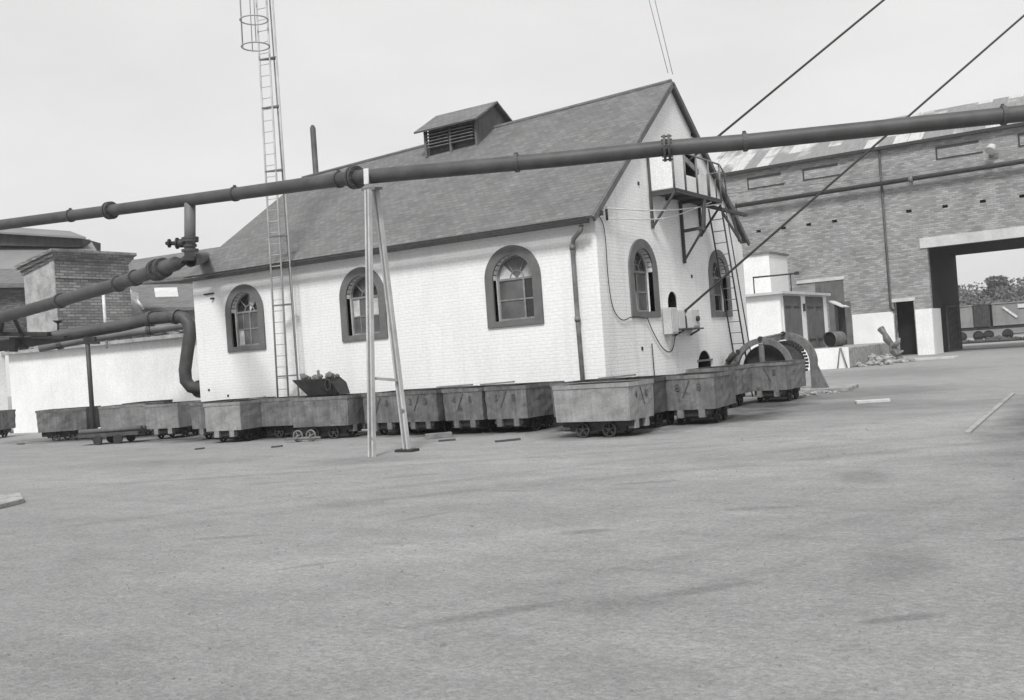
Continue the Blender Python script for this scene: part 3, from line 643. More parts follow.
# ------------------------------------------------------------------ rope drum (old sheave wheels half in a pit)
rd = empty('rope_drum', (.95, 8.4, 0), 'old spoked rope wheel and arched guard standing at the far gable corner', 'wheel')
def ringplate(mb, c, r0, r1, y0, y1, a0=0, a1=180, n=40):
    for i in range(n):
        A, B = math.radians(a0+(a1-a0)*i/n), math.radians(a0+(a1-a0)*(i+1)/n)
        q = [(r0, A), (r1, A), (r1, B), (r0, B)]
        mb.hexa([(c[0]+r*math.cos(t), y0, c[1]+r*math.sin(t)) for r, t in q]+[(c[0]+r*math.cos(t), y1, c[1]+r*math.sin(t)) for r, t in q])
c1, c2_ = (.95, .80), (1.02, .86)
mb = MB(); ringplate(mb, c1, .70, .85, 7.45, 7.57, -25, 205); mb.build('front_rim', M['tub'], rd)
mb = MB(); ringplate(mb, c2_, .70, .9, 9.3, 9.46, 0, 180); mb.box((c2_[0]+.70, 9.3, 0), (c2_[0]+.9, 9.42, c2_[1])); mb.box((c2_[0]-.9, 9.3, 0), (c2_[0]-.70, 9.42, c2_[1])); mb.build('rear_arch', M['tub'], rd)
for an, wd in ((90, .14), (0, .12), (180, .12)):
    t = math.radians(an); mb = MB(); mb.bar((c1[0], 7.51, c1[1]), (c1[0]+.69*math.cos(t), 7.51, c1[1]+.69*math.sin(t)), wd if an == 90 else .07, .07 if an == 90 else wd); mb.build('spoke', M['tub'], rd)
mb = MB(); mb.tube([(c1[0], 7.3, c1[1]), (c2_[0], 9.6, c2_[1])], .1, 12); mb.build('shaft', M['iron'], rd)
mb = MB(); ringplate(mb, c1, .0, .66, 7.75, 7.79, 0, 360, 40); mb.build('drum_side', M['iron'], rd)
mb = MB(); ringplate(mb, c2_, .0, .6, 9.16, 9.2, 0, 180, 30); mb.build('web_plate', M['tub_dark'], rd)
for i in range(14):
    t = math.radians(-20+i*9); mb = MB(); x_, z_ = c2_[0]+.63*math.cos(t), c2_[1]+.63*math.sin(t); mb.box((x_-.035, 9.12, z_-.035), (x_+.035, 9.34, z_+.035)); mb.build('gear_tooth', M['iron'], rd)
mb = MB(); mb.tube([(c1[0], 7.5, c1[1]+.84), (c2_[0], 9.36, c2_[1]+.88)], .035, 8); mb.build('tie_rod', M['mid_iron'], rd)
for p_ in ((c1[0], 7.5, c1[1]+.84), (c2_[0], 9.3, c2_[1]+.88), (c1[0]-.66, 7.5, c1[1]+.52)): mb = MB(); mb.tube([(p_[0], p_[1]-.1, p_[2]), (p_[0], p_[1]+.06, p_[2])], .06, 8); mb.build('bolt_head', M['iron'], rd)
mb = MB(); mb.hexa([(1.921, 9.31, .1), (2.2, 9.31, .1), (2.2, 9.41, .1), (1.921, 9.41, .1), (1.921, 9.31, .75), (1.93, 9.31, .75), (1.93, 9.41, .75), (1.921, 9.41, .75)]); mb.build('foot_gusset', M['tub'], rd)
mb = MB(); mb.tube([(.0+.22, 6.9, .5), (.22, 6.95, .95), (.3, 7.0, 1.25)], [.22, .17, .1], 9, smooth=False); mb.build('bearing_block', M['mid_iron'], rd)
mb = MB(); mb.tube([(.2, 6.8, 1.05), (.42, 6.85, 1.3)], .08, 7); mb.tube([(.1, 6.8, .9), (.5, 6.8, 1.0)], .06, 7); mb.build('bearing_clamp', M['iron'], rd)
# ------------------------------------------------------------------ overhead pipes
def dirof(px, py, D): return Vector((10.2034, -19.3473, 1.6))+D*(fw+(px-512)/992.196*r2-(py-350)/992.196*u2)
MP = [dirof(*q) for q in ((0, 225, 26.2), (110, 210.5, 24.1), (190, 200, 22.4), (235, 194, 21.5), (355, 177.5, 18.9), (372, 176.3, 18.5), (560, 159.2, 17.6), (667, 148, 17.2), (745, 142, 17.0), (1003, 115.5, 16.4), (1024, 113.3, 16.3))]
MP = [Vector((round(p.x, 2), round(p.y, 2), round(p.z, 3))) for p in MP]
MP.insert(0, MP[0]+(MP[0]-MP[2])*1.6); MP.append(MP[-1]+(MP[-1]-MP[-4])*.8)
op = empty('overhead_pipe', MP[6], 'long thick overhead steam pipe crossing the whole yard on the pale trestle', 'pipe')
mb = MB(); mb.tube(MP, .138, 20); mb.build('tube', M['pipe'], op)
def flange(p, t, r, th, parent, m=None, bolts=True, name='flange'):
    p = Vector(p); t = Vector(t).normalized(); mb = MB()
    for s in (-1, 1): mb.tube([p+t*s*.02, p+t*s*(.02+th)], r, 20, smooth=False)
    if bolts:
        x = t.cross(Vector((0, 0, 1))).normalized(); y = t.cross(x)
        for i in range(8):
            a_ = i*math.pi/4+.2; q = p+(x*math.cos(a_)+y*math.sin(a_))*(r-.035); mb.tube([q-t*(th+.05), q+t*(th+.05)], .016, 6)
    return mb.build(name, m or M['pipe'], parent)
def at_px(i0, f): return MP[i0].lerp(MP[i0+1], f)
flange(MP[2], MP[3]-MP[1], .215, .05, op)
flange(MP[8], MP[9]-MP[7], .235, .04, op)
flange(MP[5], MP[6]-MP[4], .22, .05, op)
for p, t in ((MP[1].lerp(MP[2], .66), MP[2]-MP[1]), (MP[4], MP[4]-MP[3]), (MP[7].lerp(MP[6], .22), MP[7]-MP[6]), (MP[9], MP[10]-MP[9]), (MP[10], MP[10]-MP[9]), (MP[5].lerp(MP[4], .12), MP[5]-MP[4])):
    t = t.normalized(); mb = MB(); mb.tube([p-t*.035, p+t*.035], .162, 18, smooth=False); mb.bar(p+Vector((0, 0, .15)), p+Vector((0, 0, .19)), .05, .05); mb.build('collar', M['pipe'], op)
# pale trestle under it
tr = empty('pipe_trestle', (-1.75, -5.4, 0), 'pale A-shaped steel trestle standing in the yard under the overhead pipe', 'trestle')
top = MP[6]+Vector((0, 0, -.14))
FT1, FT2 = Vector((-1.77, -5.83, 0)), Vector((-1.62, -5.02, 0)); 
T1, T2 = dirof(368, 190, 18.3), dirof(376, 190, 18.75)
for F_, T_ in ((FT1, T1), (FT2, T2)):
    for s in (-1, 1):
        mb = MB(); dv = Vector((.045*s, 0, 0)); mb.bar(F_+dv, T_+dv*.8, .035, .085); mb.build('leg', M['pale_iron'], tr)
mb = MB(); mb.bar(FT1.lerp(T1, .29), FT2.lerp(T2, .27), .03, .05); mb.build('cross_bar', M['pale_iron'], tr)
mb = MB(); mb.bar(T1+Vector((0, 0, .02)), T2+Vector((0, 0, .02)), .26, .05); mb.build('saddle', M['mid_iron'], tr)
mb = MB(); mb.bar(dirof(366, 168.5, 18.28), dirof(366.5, 184, 18.28), .11, .02); mb.build('strap', M['paint_white'], tr)
mb = MB(); mb.box((-1.82, -5.14, 0), (-1.42, -4.9, .05)); mb.build('foot_plate', M['iron'], tr)
# vertical branch with valve
p2 = [dirof(*q) for q in ((-60, 333, 31), (0, 318, 29.5), (60, 301, 27.2), (118, 284, 25.2), (157, 270, 23.5), (176, 263.5, 22.8), (190, 260, 22.6), (196, 258.5, 23.6), (201, 257.5, 27), (206, 257, 35))]
bp = empty('branch_pipe', p2[6], 'thick sloping dark pipe hanging from the overhead pipe behind the house corner', 'pipe')
mb = MB(); mb.tube(p2, [.165]*9+[.18], 18); mb.build('tube', M['pipe'], bp)
t0 = MP[3]; b0_ = p2[6]
mb = MB(); mb.tube([t0, b0_], .125, 16); mb.build('riser', M['pipe_light'], bp)
for f in (.62, .66, .74, .82): 
    q = t0.lerp(b0_, f); mb = MB(); mb.tube([q, q+Vector((0, 0, -.05))], .19 if f != .74 else .15, 16, smooth=False); mb.build('riser_flange', M['pipe'], bp)
q = t0.lerp(b0_, .72); sx_ = -r2
mb = MB(); mb.tube([q, q+sx_*.28, q+sx_*.34, q+sx_*.55], [.1, .1, .05, .04], 10); mb.tube([q+sx_*.45, q+sx_*.49], .1, 12); mb.tube([q+sx_*.27, q+sx_*.31], .13, 12)
mb.build('valve', M['iron'], bp)
flange(p2[4], p2[5]-p2[3], .26, .06, bp); flange(p2[4].lerp(p2[5], .3), p2[5]-p2[3], .24, .05, bp)
for a_, f in ((3, .0), (2, .0), (3, .45)):
    q = p2[a_].lerp(p2[a_+1], f); t = (p2[a_+1]-p2[a_]).normalized(); mb = MB(); mb.tube([q-t*.06, q+t*.06], .205, 16, smooth=False); mb.build('collar', M['pipe'], bp)
# cranked white-wall pipe (down to the ground beside the house)
p3 = [dirof(*q) for q in ((-40, 352, 31), (0, 345.5, 31), (60, 336, 31), (120, 326, 31), (150, 319, 30.8), (175, 316.5, 30.5), (184, 318, 30.4), (189, 324, 30.3), (190, 334, 30.3), (187, 355, 30.2), (185, 370, 30.2), (186, 381, 30.2), (191, 387, 30.2), (199, 389, 30.2), (204, 389, 30.5))]
cp = empty('cranked_pipe', (p3[9].x, p3[9].y, 1.3), 'grey pipe that bends down at the far corner of the white house', 'pipe')
mb = MB(); mb.tube(p3, .19, 16); mb.build('tube', M['pipe'], cp)
for px_, (i, f) in {1: (4, 0), 2: (5, 0), 3: (1, .4)}.items():
    q = p3[i].lerp(p3[i+1], f); t = (p3[i+1]-p3[i]).normalized(); mb = MB(); mb.tube([q-t*.08, q+t*.08], .235, 16, smooth=False); mb.build('collar', M['pipe'], cp)
mb = MB(); mb.tube([p3[13], p3[13]+(p3[14]-p3[13]).normalized()*.07], .27, 16); mb.build('end_flange', M['iron'], cp)
p4 = [dirof(*q) for q in ((40, 348, 32.5), (60, 344, 32.5), (100, 337, 32.5), (150, 330, 32.3), (205, 322.5, 32))]
lp = empty('low_pipe', p4[2], 'thinner straight pipe running behind the cranked pipe above the white wall', 'pipe')
mb = MB(); mb.tube(p4, .14, 12); mb.build('tube', M['pipe_light'], lp)
for i in (1, 3):
    mb = MB(); t = (p4[i+1]-p4[i]).normalized(); mb.tube([p4[i]-t*.07, p4[i]+t*.07], .18, 12, smooth=False); mb.build('collar', M['pipe'], lp)
A = dirof(87.5, 343, 30.5); B = Vector((A.x, A.y, 0))
ps = empty('pipe_post', (A.x, A.y, 0), 'dark round post propping the pipes in front of the white wall', 'post')
mb = MB(); mb.tube([B, A], .07, 10); mb.build('shaft', M['pipe'], ps)
mb = MB(); mb.bar(A-r2*.3, A+r2*.35, .15, .06); mb.bar(A-r2*.1+u2*.12, A+r2*.25+u2*.12, .15, .14); mb.build('cradle', M['iron'], ps)
A = dirof(20, 334, 30.6)
cr = empty('pipe_cradle', A, 'dark trapezoid iron stand carrying the sloping pipe above the wall roof', 'stand')
mb = MB(); mb.bar(A-r2*1.4, A+r2*.9, .3, .12); mb.bar(A+r2*.4-u2*.1, A+r2*1.4-u2*.1, .25, .08); mb.build('base_beam', M['iron'], cr)
mb = MB(); mb.bar(A-r2*.6, dirof(3, 318, 29.9), .1, .08); mb.bar(A+r2*.05, dirof(13, 315, 29.6), .1, .08); mb.bar(A-r2*.2-u2*.1, A-r2*.2-u2*.55, .3, .1); mb.build('strut', M['iron'], cr)
A = dirof(58, 322, 32.2); vvv = empty('hand_valve', A, 'small black handwheel valve standing above the cranked pipe', 'valve')
mb = MB(); mb.tube([A-u2*.3, A], .03, 8); mb.build('spindle', M['iron'], vvv); mb = MB(); mb.tube([A-u2*.05, A, A+u2*.05], [.04, .12, .17], 12); mb.build('handwheel', M['iron'], vvv)

# ------------------------------------------------------------------ ladder mast
ma = empty('ladder_mast', (-9.3, -.4, 0), 'tall slender three-legged mast with caged ladder rising past the roof', 'mast')
HT = 13.5
def leg(x0, y0, x1, y1): return lambda z: Vector((x0+(x1-x0)*z/HT, y0+(y1-y0)*z/HT, z))
l1, l2, l3 = leg(-9.7, -.5, -9.4, -.5), leg(-9.38, -.42, -9.1, -.42), leg(-9.0, -.4, -8.98, -.34)
for l in (l1, l2, l3):
    mb = MB(); mb.tube([l(0), l(HT)], .026, 8); mb.build('leg', M['mast_paint'], ma)
l4 = leg(-9.2, -.2, -9.15, -.3)
mb = MB(); mb.tube([l4(0), l4(HT)], .02, 8); mb.build('leg', M['mid_iron'], ma)
for i in range(44): z = .3+i*.3; mb = MB(); mb.tube([l1(z), l2(z)], .011, 5); mb.build('rung', M['mast_paint'], ma)
for z in (1.55, 3.45, 5.3, 7.05, 8.75, 10.05, 12.2):
    mb = MB(); mb.bar(l1(z), l3(z), .05, .035); mb.bar(l3(z), l4(z), .05, .035); mb.bar(l4(z), l1(z), .05, .035); mb.build('spacer_frame', M['mid_iron'], ma)
cc = lambda z: Vector((l1(z).x+.3, -.9, z))
for z in (10.25, 10.95, 11.65, 12.35, 13.05):
    mb = MB(); pts = [cc(z)+Vector((math.cos(a_)*.36, math.sin(a_)*.36, 0)) for a_ in [2*math.pi*i/24 for i in range(24)]]
    mb.tube(pts, .02, 6, closed=True); mb.build('cage_hoop', M['mast_paint'], ma)
for an in (150, 200, 250, 320):
    a_ = math.radians(an); mb = MB(); mb.tube([cc(10.25)+Vector((math.cos(a_)*.36, math.sin(a_)*.36, 0)), cc(13.2)+Vector((math.cos(a_)*.36, math.sin(a_)*.36, 0))], .013, 6); mb.build('cage_bar', M['mast_paint'], ma)

# ------------------------------------------------------------------ mine tubs
def textmesh(chars, m, tname):     # list of (string, x, z, size, shear/rot)
    mb = MB(); dg = bpy.context.evaluated_depsgraph_get()
    for (s, x, z, size, rot) in chars:
        cu = bpy.data.curves.new('t', 'FONT'); cu.body = s; cu.size = size; cu.align_x = 'CENTER'; cu.align_y = 'CENTER'; cu.extrude = .001; cu.offset = .001
        o = bpy.data.objects.new('t', cu); COL.objects.link(o); dg.update(); bpy.context.view_layer.update()
        me = bpy.data.meshes.new_from_object(o.evaluated_get(bpy.context.evaluated_depsgraph_get()))
        n0 = len(mb.bm.verts); mb.bm.from_mesh(me); mb.bm.verts.ensure_lookup_table()
        for v in mb.bm.verts[n0:]:
            a_, b_ = v.co.x, v.co.y; c_, s_ = math.cos(rot), math.sin(rot)
            v.co = Vector((x+a_*c_-b_*s_, -v.co.z, z+a_*s_+b_*c_))
        bpy.data.objects.remove(o); bpy.data.curves.remove(cu); bpy.data.meshes.remove(me)
    me = bpy.data.meshes.new(tname); mb.bm.to_mesh(me); mb.bm.free(); me.materials.append(m); return me
def figure(ch, rot=0): return textmesh([(ch, 0, 0, .2, rot)], M['mark'], 'painted_figure')
figs = {c_: figure(c_) for c_ in '3458K'}
marks = {'A': (('3', -.24), ('3', .2)), 'B': (('4', -.24), ('8', .2)), 'C': (('5', -.24), ('8', .2)), 'D': (('8', -.24), ('8', .2)), 'E': (('8', .2),), 'F': (('4', -.24), ('K', .2))}
def stroke_mesh(a_, b_, wd=.022):
    mb = MB(); p, q = Vector(a_), Vector(b_); mb.bar((p.x, 0, p.y), (q.x, 0, q.y), .004, wd); bmesh.ops.recalc_face_normals(mb.bm, faces=mb.bm.faces)
    me = bpy.data.meshes.new('painted_stroke'); mb.bm.to_mesh(me); mb.bm.free(); me.materials.append(M['mark']); return me
strokeR = stroke_mesh((-.14, -.2), (.02, .14)); strokeL = stroke_mesh((.1, -.2), (-.06, .14))
W, TL, TH = 1.05, 1.6, 1.0
def make_tub(name, m, dent=0):
    t = bpy.data.objects.new(name, None); COL.objects.link(t)
    mb = MB(); th = .02; z0, z1 = .31, TH; tp = .015
    def loop(wd, ln, z): return [mb.bm.verts.new((sx*wd/2, sy*ln/2, z)) for sx, sy in ((-1, -1), (1, -1), (1, 1), (-1, 1))]
    nlev = 6; rnd = random.Random(dent)
    ob = loop(W-.03, TL-.05, z0); ot = loop(W, TL, z1); it = loop(W-2*th, TL-2*th, z1)
    for i in range(4):
        j = (i+1) % 4
        mb.bm.faces.new((ob[i], ob[j], ot[j], ot[i])); mb.bm.faces.new((ot[i], ot[j], it[j], it[i]))
    mb.bm.faces.new(ob)
    bmesh.ops.subdivide_edges(mb.bm, edges=list(mb.bm.edges), cuts=5, use_grid_fill=True)
    for v in mb.bm.verts:
        if z0+.02 < v.co.z < z1-.02:
            k_ = rnd.gauss(0, .005)
            if abs(abs(v.co.x)-W/2) < .03: v.co.x += k_
            if abs(abs(v.co.y)-TL/2) < .04: v.co.y += k_
    body = mb.build('body', m, t)
    mb = MB(); ii = .03
    q0 = [(sx*(W/2-ii), sy*(TL/2-ii), z0+.03) for sx, sy in ((-1, -1), (1, -1), (1, 1), (-1, 1))]; q1 = [(x, y, z1-.002) for x, y, z in q0]
    for i in range(4): mb.face([q0[i], q0[(i+1) % 4], q1[(i+1) % 4], q1[i]])
    mb.face(q0); mb.build('inside_lining', M['tub_inside'], t)
    mb = MB(); r = .045
    mb.box((-W/2-.012, -TL/2-.012, z1-.07), (W/2+.012, -TL/2-.001, z1+.008)); mb.box((-W/2-.012, TL/2+.001, z1-.07), (W/2+.012, TL/2+.012, z1+.008))
    mb.box((-W/2-.012, -TL/2-.0005, z1-.07), (-W/2-.001, TL/2+.0005, z1+.008)); mb.box((W/2+.001, -TL/2-.0005, z1-.07), (W/2+.012, TL/2+.0005, z1+.008))
    mb.build('rim', m, t)
    mb = MB(); mb.box((-.36, -TL/2+.06, .2), (-.27, TL/2-.06, .309)); mb.box((.27, -TL/2+.06, .2), (.36, TL/2-.06, .309))
    mb.box((-.265, -TL/2+.1, .17), (.265, TL/2-.1, .305)); mb.box((-.33, -TL/2+.22, .11), (.33, TL/2-.22, .25))  # boxes added below the beams to blacken the gap under the tub
    mb.build('underframe', M['iron'], t)
    for sy in (-1, 1):
        for sx in (-1, 1):
            mb = MB(); x = sx*.22; y0 = sy*TL/2-.02*sy
            lo, hi = sorted((y0, y0-sy*.16)); mb.box((x-.065, lo, .15), (x+.065, hi, .308)); mb.build('buffer', m, t)
    for sy in (-1, 1):
        mb = MB(); mb.tube([(-.36, sy*.28, .15), (.36, sy*.28, .15)], .025, 8); mb.build('axle', M['iron'], t)
        for sx in (-1, 1):
            mb = MB(); x = sx*.385
            for (ra, rb) in ((.115, .145),):
                n = 20
                for i in range(n):
                    A_, B_ = 2*math.pi*i/n, 2*math.pi*(i+1)/n; q = [(ra, A_), (rb, A_), (rb, B_), (ra, B_)]
                    mb.hexa([(x-.03, sy*.28+r_*math.cos(u), .147+r_*math.sin(u)) for r_, u in q]+[(x+.03, sy*.28+r_*math.cos(u), .147+r_*math.sin(u)) for r_, u in q])
            for k_ in range(5):
                u = k_*2*math.pi/5+.3; mb.bar((x, sy*.28, .147), (x, sy*.28+.118*math.cos(u), .147+.118*math.sin(u)), .025, .03)
            mb.tube([(x-.04, sy*.28, .147), (x+.045, sy*.28, .147)], .035, 10)
            mb.build('wheel', M['wheel_iron'], t)
    return t
protos = {}
GRP = 'mine tubs lined up along the engine house'
def tub(key, x, y, rot, label, mark=None, strok=None, mside='end', T=1.0, tilt=(0, 0), scale=1):
    if key not in protos:
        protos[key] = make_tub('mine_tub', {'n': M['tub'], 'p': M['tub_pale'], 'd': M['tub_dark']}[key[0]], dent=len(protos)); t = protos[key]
    else: t = copy_tree(protos[key])
    if mark or strok:
        def place(me, nm):
            o = bpy.data.objects.new(nm, me); COL.objects.link(o); o.parent = t
            o.location = (0, -TL/2-.004, .78)
        if strok: place(strokeR if strok == 'R' else strokeL, 'painted_stroke')
    t.location = (x, y, 0); t.rotation_euler = (math.radians(tilt[0]), math.radians(tilt[1]), math.radians(rot)); t.scale = (scale,)*3
    return tag(t, label, 'mine tub', GRP)
# (prototypes carry no marks of their own, so marked tubs are built after copies exist)
TUBS = [
 ('n1', -26.05, .7, 25, 'dark mine tub cut by the left edge of the photo', None, None),
 ('n1', -19.1, -.55, 122, 'grey mine tub sideways on, first of the row left of the flat trolley', None, None),
 ('p1', -16.8, .1, 112, 'grey mine tub sideways on directly behind the flat trolley', None, None),
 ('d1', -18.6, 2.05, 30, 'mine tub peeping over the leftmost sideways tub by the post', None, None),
 ('p1', -13.8, -.55, 20, 'pale stained mine tub end-on below the foot of the cranked pipe', None, None),
 ('n1', -11.2, -1.0, 12, 'mine tub behind, just left of the pale-ended upright tub', None, None),
 ('p1', -9.45, -2.0, 14, 'pale ended mine tub with dark side, left of the ladder mast', None, None),
 ('n1', -8.35, -1.15, 98, 'streaked mine tub half hidden at the foot of the ladder mast', None, None),
 ('n1', -6.5, -1.8, 99, 'mine tub sideways on carrying the dark hopper of scrap', None, None),
 ('d1', -10.55, -1.0, 10, 'dark mine tub behind the gap left of the ladder mast', None, None)]
first = []
for key, x, y, rot, lb, mk, sk in TUBS: tub(key, x, y, rot, lb, mk, sk)
for key, x, y, rot, lb, mk, sk in [
 ('n1', -5.0, -.98, 0, 'marked mine tub end-on seen between the two trestle legs', 'C', 'R'),
 ('n1', -3.85, -1.0, 0, 'mine tub end-on marked 3 3, just right of the trestle', 'A', 'R'),
 ('n1', -2.62, -1.0, 0, 'mine tub end-on marked 4 8, between two marked tubs', 'B', 'R'),
 ('n1', -1.5, -.98, 0, 'mine tub end-on marked 5 8, its dark side showing', 'C', 'R'),
 ('n1', .15, -.95, 0, 'mine tub mostly hidden behind the pale sideways tub', None, None),
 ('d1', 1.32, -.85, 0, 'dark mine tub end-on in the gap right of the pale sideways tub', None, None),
 ('p1', 1.3, -2.62, 90, 'pale mine tub sideways on, nearest the camera, marked on its end', 'F', 'L'),
 ('n1', 2.22, -.1, 6, 'mine tub marked 8 8 standing apart, right of the pale sideways tub', 'D', 'R'),
 ('n1', 1.0, 4.1, 0, 'mine tub behind the one marked 8 8, close to the gable vent', None, None),
 ('n1', 1.85, 5.9, 0, 'farthest right mine tub, marked 8, in front of the rope drum', 'E', 'L')]:
    c = copy_tree(protos[key]) if True else None
    me = []
    t = c
    if mk:
        for ch_, x_ in marks[mk]: o = bpy.data.objects.new('painted_figure', figs[ch_]); COL.objects.link(o); o.parent = t; o.location = (x_, -TL/2-.006, .76)
    if sk:
        o = bpy.data.objects.new('painted_stroke', strokeR if sk == 'R' else strokeL); COL.objects.link(o); o.parent = t; o.location = (0, -TL/2-.006, .76)
    t.location = (x, y, 0); t.rotation_euler = (0, 0, math.radians(rot)); tag(t, lb, 'mine tub', GRP)
# boards lying across some tubs
for i, (a_, b_, lb) in enumerate([((-4.2, -.6, 1.03), (-3.3, -.45, 1.04), 'thin dark board across the tub marked 3 3'), ((-3.0, -.5, 1.03), (-2.2, -.35, 1.05), 'weathered board lying across the top of the tub marked 4 8'),
    ((.2, -.7, 1.03), (1.0, -.6, 1.06), 'board lying on the tub hidden behind the pale sideways tub'), ((-9.5, -1.6, 1.03), (-9.1, -1.5, 1.05), 'short board on the pale ended tub left of the mast')]):
    mb = MB(); mb.bar(a_, b_, .14, .035); tag(mb.build('loose_board', M['grey_wood'], org=a_), lb, 'board')
# scrap hopper on top of the sideways tub
hp = empty('scrap_hopper', (-6.8, -1.75, 1.0), 'dark tapered steel hopper of scrap resting on the sideways tub', 'hopper')
c0 = Vector((-6.92, -1.75, 1.02)); dx = Vector((math.cos(math.radians(9)), math.sin(math.radians(9)), 0)); dy = Vector((-dx.y, dx.x, 0))
def hpnt(a_, b_, z): return c0+dx*(a_*.86+.06)+dy*b_+Vector((0, 0, z))
mb = MB(); lo = [hpnt(-.28, -.22, 0), hpnt(.72, -.22, .0), hpnt(.72, .22, 0), hpnt(-.28, .22, 0)]; hi = [hpnt(-.72, -.32, .42), hpnt(.42, -.32, .40), hpnt(.42, .32, .40), hpnt(-.72, .32, .42)]
mb.hexa(lo+hi); mb.build('shell', M['iron'], hp, bevel=.01)
mb = MB()
rdm = random.Random(4)
for i in range(16):
    q = hpnt(rdm.uniform(-.5, .5), rdm.uniform(-.22, .22), .43+rdm.uniform(-.02, .05)); res = bmesh.ops.create_icosphere(mb.bm, subdivisions=1, radius=rdm.uniform(.05, .12))
    for v in res['verts']: v.co = Vector((v.co.x*rdm.uniform(.8, 1.2), v.co.y, v.co.z*.8))+q
mb.tube([hpnt(-.05, 0, .4), hpnt(-.07, 0, .62)], .035, 6); mb.tube([hpnt(-.6, 0, .42), hpnt(-.62, 0, .56)], [.03, .07], 6)
mb.build('scrap_lumps', M['mid_iron'], hp)
mb = MB(); pts = [hpnt(.5+.08*math.sin(u), -.33, .24+.14*math.cos(u)) for u in [2*math.pi*i/16 for i in range(16)]]; mb.tube(pts, .02, 6, closed=True); mb.build('lifting_ring', M['iron'], hp)
mb = MB(); mb.hexa([hpnt(.42, -.3, .3), hpnt(.78, -.22, .0), hpnt(.78, .22, 0), hpnt(.42, .3, .3), hpnt(.42, -.3, .42), hpnt(.62, -.3, .28), hpnt(.62, .3, .28), hpnt(.42, .3, .42)]); mb.build('chute_end', M['iron'], hp)
# spare wheelsets in front
for (x, y, r_, lb) in ((-6.55, -2.75, 12, 'rusty spare wheelset lying in front of the sideways hopper tub'),):
    ws = empty('spare_wheelset', (x, y, 0), lb, 'wheelset')
    dxx = Vector((math.cos(math.radians(r_)), math.sin(math.radians(r_)), 0)); dyy = Vector((-dxx.y, dxx.x, 0))
    mb = MB(); mb.tube([Vector((x, y, .08))-dxx*.45, Vector((x, y, .08))+dxx*.45], .03, 8); mb.bar(Vector((x, y, .05))-dxx*.5, Vector((x, y, .1))-dxx*.1-dyy*.1, .04, .04); mb.build('axle', M['mid_iron'], ws)
    for s in (-.15, .2):
        mb = MB(); cc_ = Vector((x, y, .14))+dxx*s; pts = [cc_+dxx*.12*math.cos(u)+Vector((0, 0, .12*math.sin(u))) for u in [2*math.pi*i/18 for i in range(18)]]
        mb.tube(pts, .022, 6, closed=True); mb.tube([cc_-dyy*.05, cc_+dyy*.05], .03, 8)
        for k_ in range(4):
            u = k_*math.pi/2+.4; mb.bar(cc_, cc_+dxx*.12*math.cos(u)+Vector((0, 0, .12*math.sin(u))), .02, .02)
        mb.build('wheel', M['mid_iron'], ws)
# flat trolley
ft = empty('flat_trolley', (-14.6, -2.1, 0), 'low flat trolley bearing dark timber in front of the left tubs', 'trolley'); ft.rotation_euler = (0, 0, 0)
ang = math.radians(26); dxx = Vector((math.cos(ang), math.sin(ang), 0)); dyy = Vector((-dxx.y, dxx.x, 0)); c0 = Vector((-14.6, -2.1, 0))
def tp(a_, b_, z): return c0+dxx*a_+dyy*b_+Vector((0, 0, z))
mb = MB(); mb.hexa([tp(-.9, -.35, .22), tp(.9, -.35, .22), tp(.9, .35, .22), tp(-.9, .35, .22), tp(-.9, -.35, .32), tp(.9, -.35, .32), tp(.9, .35, .32), tp(-.9, .35, .32)]); mb.build('deck', M['dark_wood'], ft)
mb = MB(); mb.tube([tp(-.92, -.2, .38), tp(.95, -.22, .4)], .07, 8); mb.tube([tp(-.8, .05, .38), tp(.9, .1, .38)], .06, 8); mb.build('timber', M['door_wood'], ft)
for a_ in (-.3, .3):
    for b_ in (-.36, .36):
        mb = MB(); mb.tube([tp(a_, b_-.03, .13), tp(a_, b_+.03, .13)], .13, 16); mb.build('wheel', M['iron'], ft)
for i, (x, y, l_) in enumerate([(-2.2, -3.3, .35), (-6.3, -4.0, .25), (-8.6, -4.2, .22), (-.6, -3.6, .5), (-19.8, -1.9, .3)]):
    mb = MB(); a_ = random.random(); mb.bar((x, y, .02), (x+l_*math.cos(a_), y+l_*math.sin(a_), .025), .07, .03)
    tag(mb.build('scrap_wood', M['dark_wood'], org=(x, y, 0)), 'small splinter of dark wood dropped on the yard near the tubs', 'scrap', 'wood scraps on the yard')

# ------------------------------------------------------------------ left background
yw = empty('yard_wall', (-20, 3.2, 0), 'long low white wall of a flat-roofed store behind the left tubs', 'building')
mb = MB(); mb.panel([(-28.8, 0), (-13.35, 0), (-13.35, 3.12), (-28.8, 3.2)], [], lambda u, v, d: (u, 3.2+d, v), .4); mb.build('wall', M['white_render'], yw)
mb = MB(); mb.slab([(-29, 2.95, 3.3), (-13.35, 2.95, 3.22), (-13.35, 9, 3.3), (-29, 9, 3.34)], .13); mb.build('roof_slab', M['render'], yw)
jk = MB(); rdm = random.Random(11)
for i in range(60):
    x = rdm.uniform(-28.8, -20); y = rdm.uniform(3.1, 5.5); s = rdm.uniform(.06, .3)
    jk.bar((x, y, 3.35+rdm.random()*.12), (x+rdm.uniform(-.9, .9), y+rdm.uniform(-.3, .3), 3.38+rdm.random()*.2), s*.4, s*.35)
tag(jk.build('roof_debris', M['iron'], org=(-24, 4, 3.35)), 'dark jumble of scrap iron lying along the white wall roof', 'scrap', kind='stuff')
nw = empty('near_wall', (-28, 3, 0), 'white wall corner at the extreme left of the photo', 'wall')
mb = MB(); mb.box((-31, 2.4, 0), (-28.9, 3.1, 3.5)); mb.build('masonry', M['white_render'], nw)
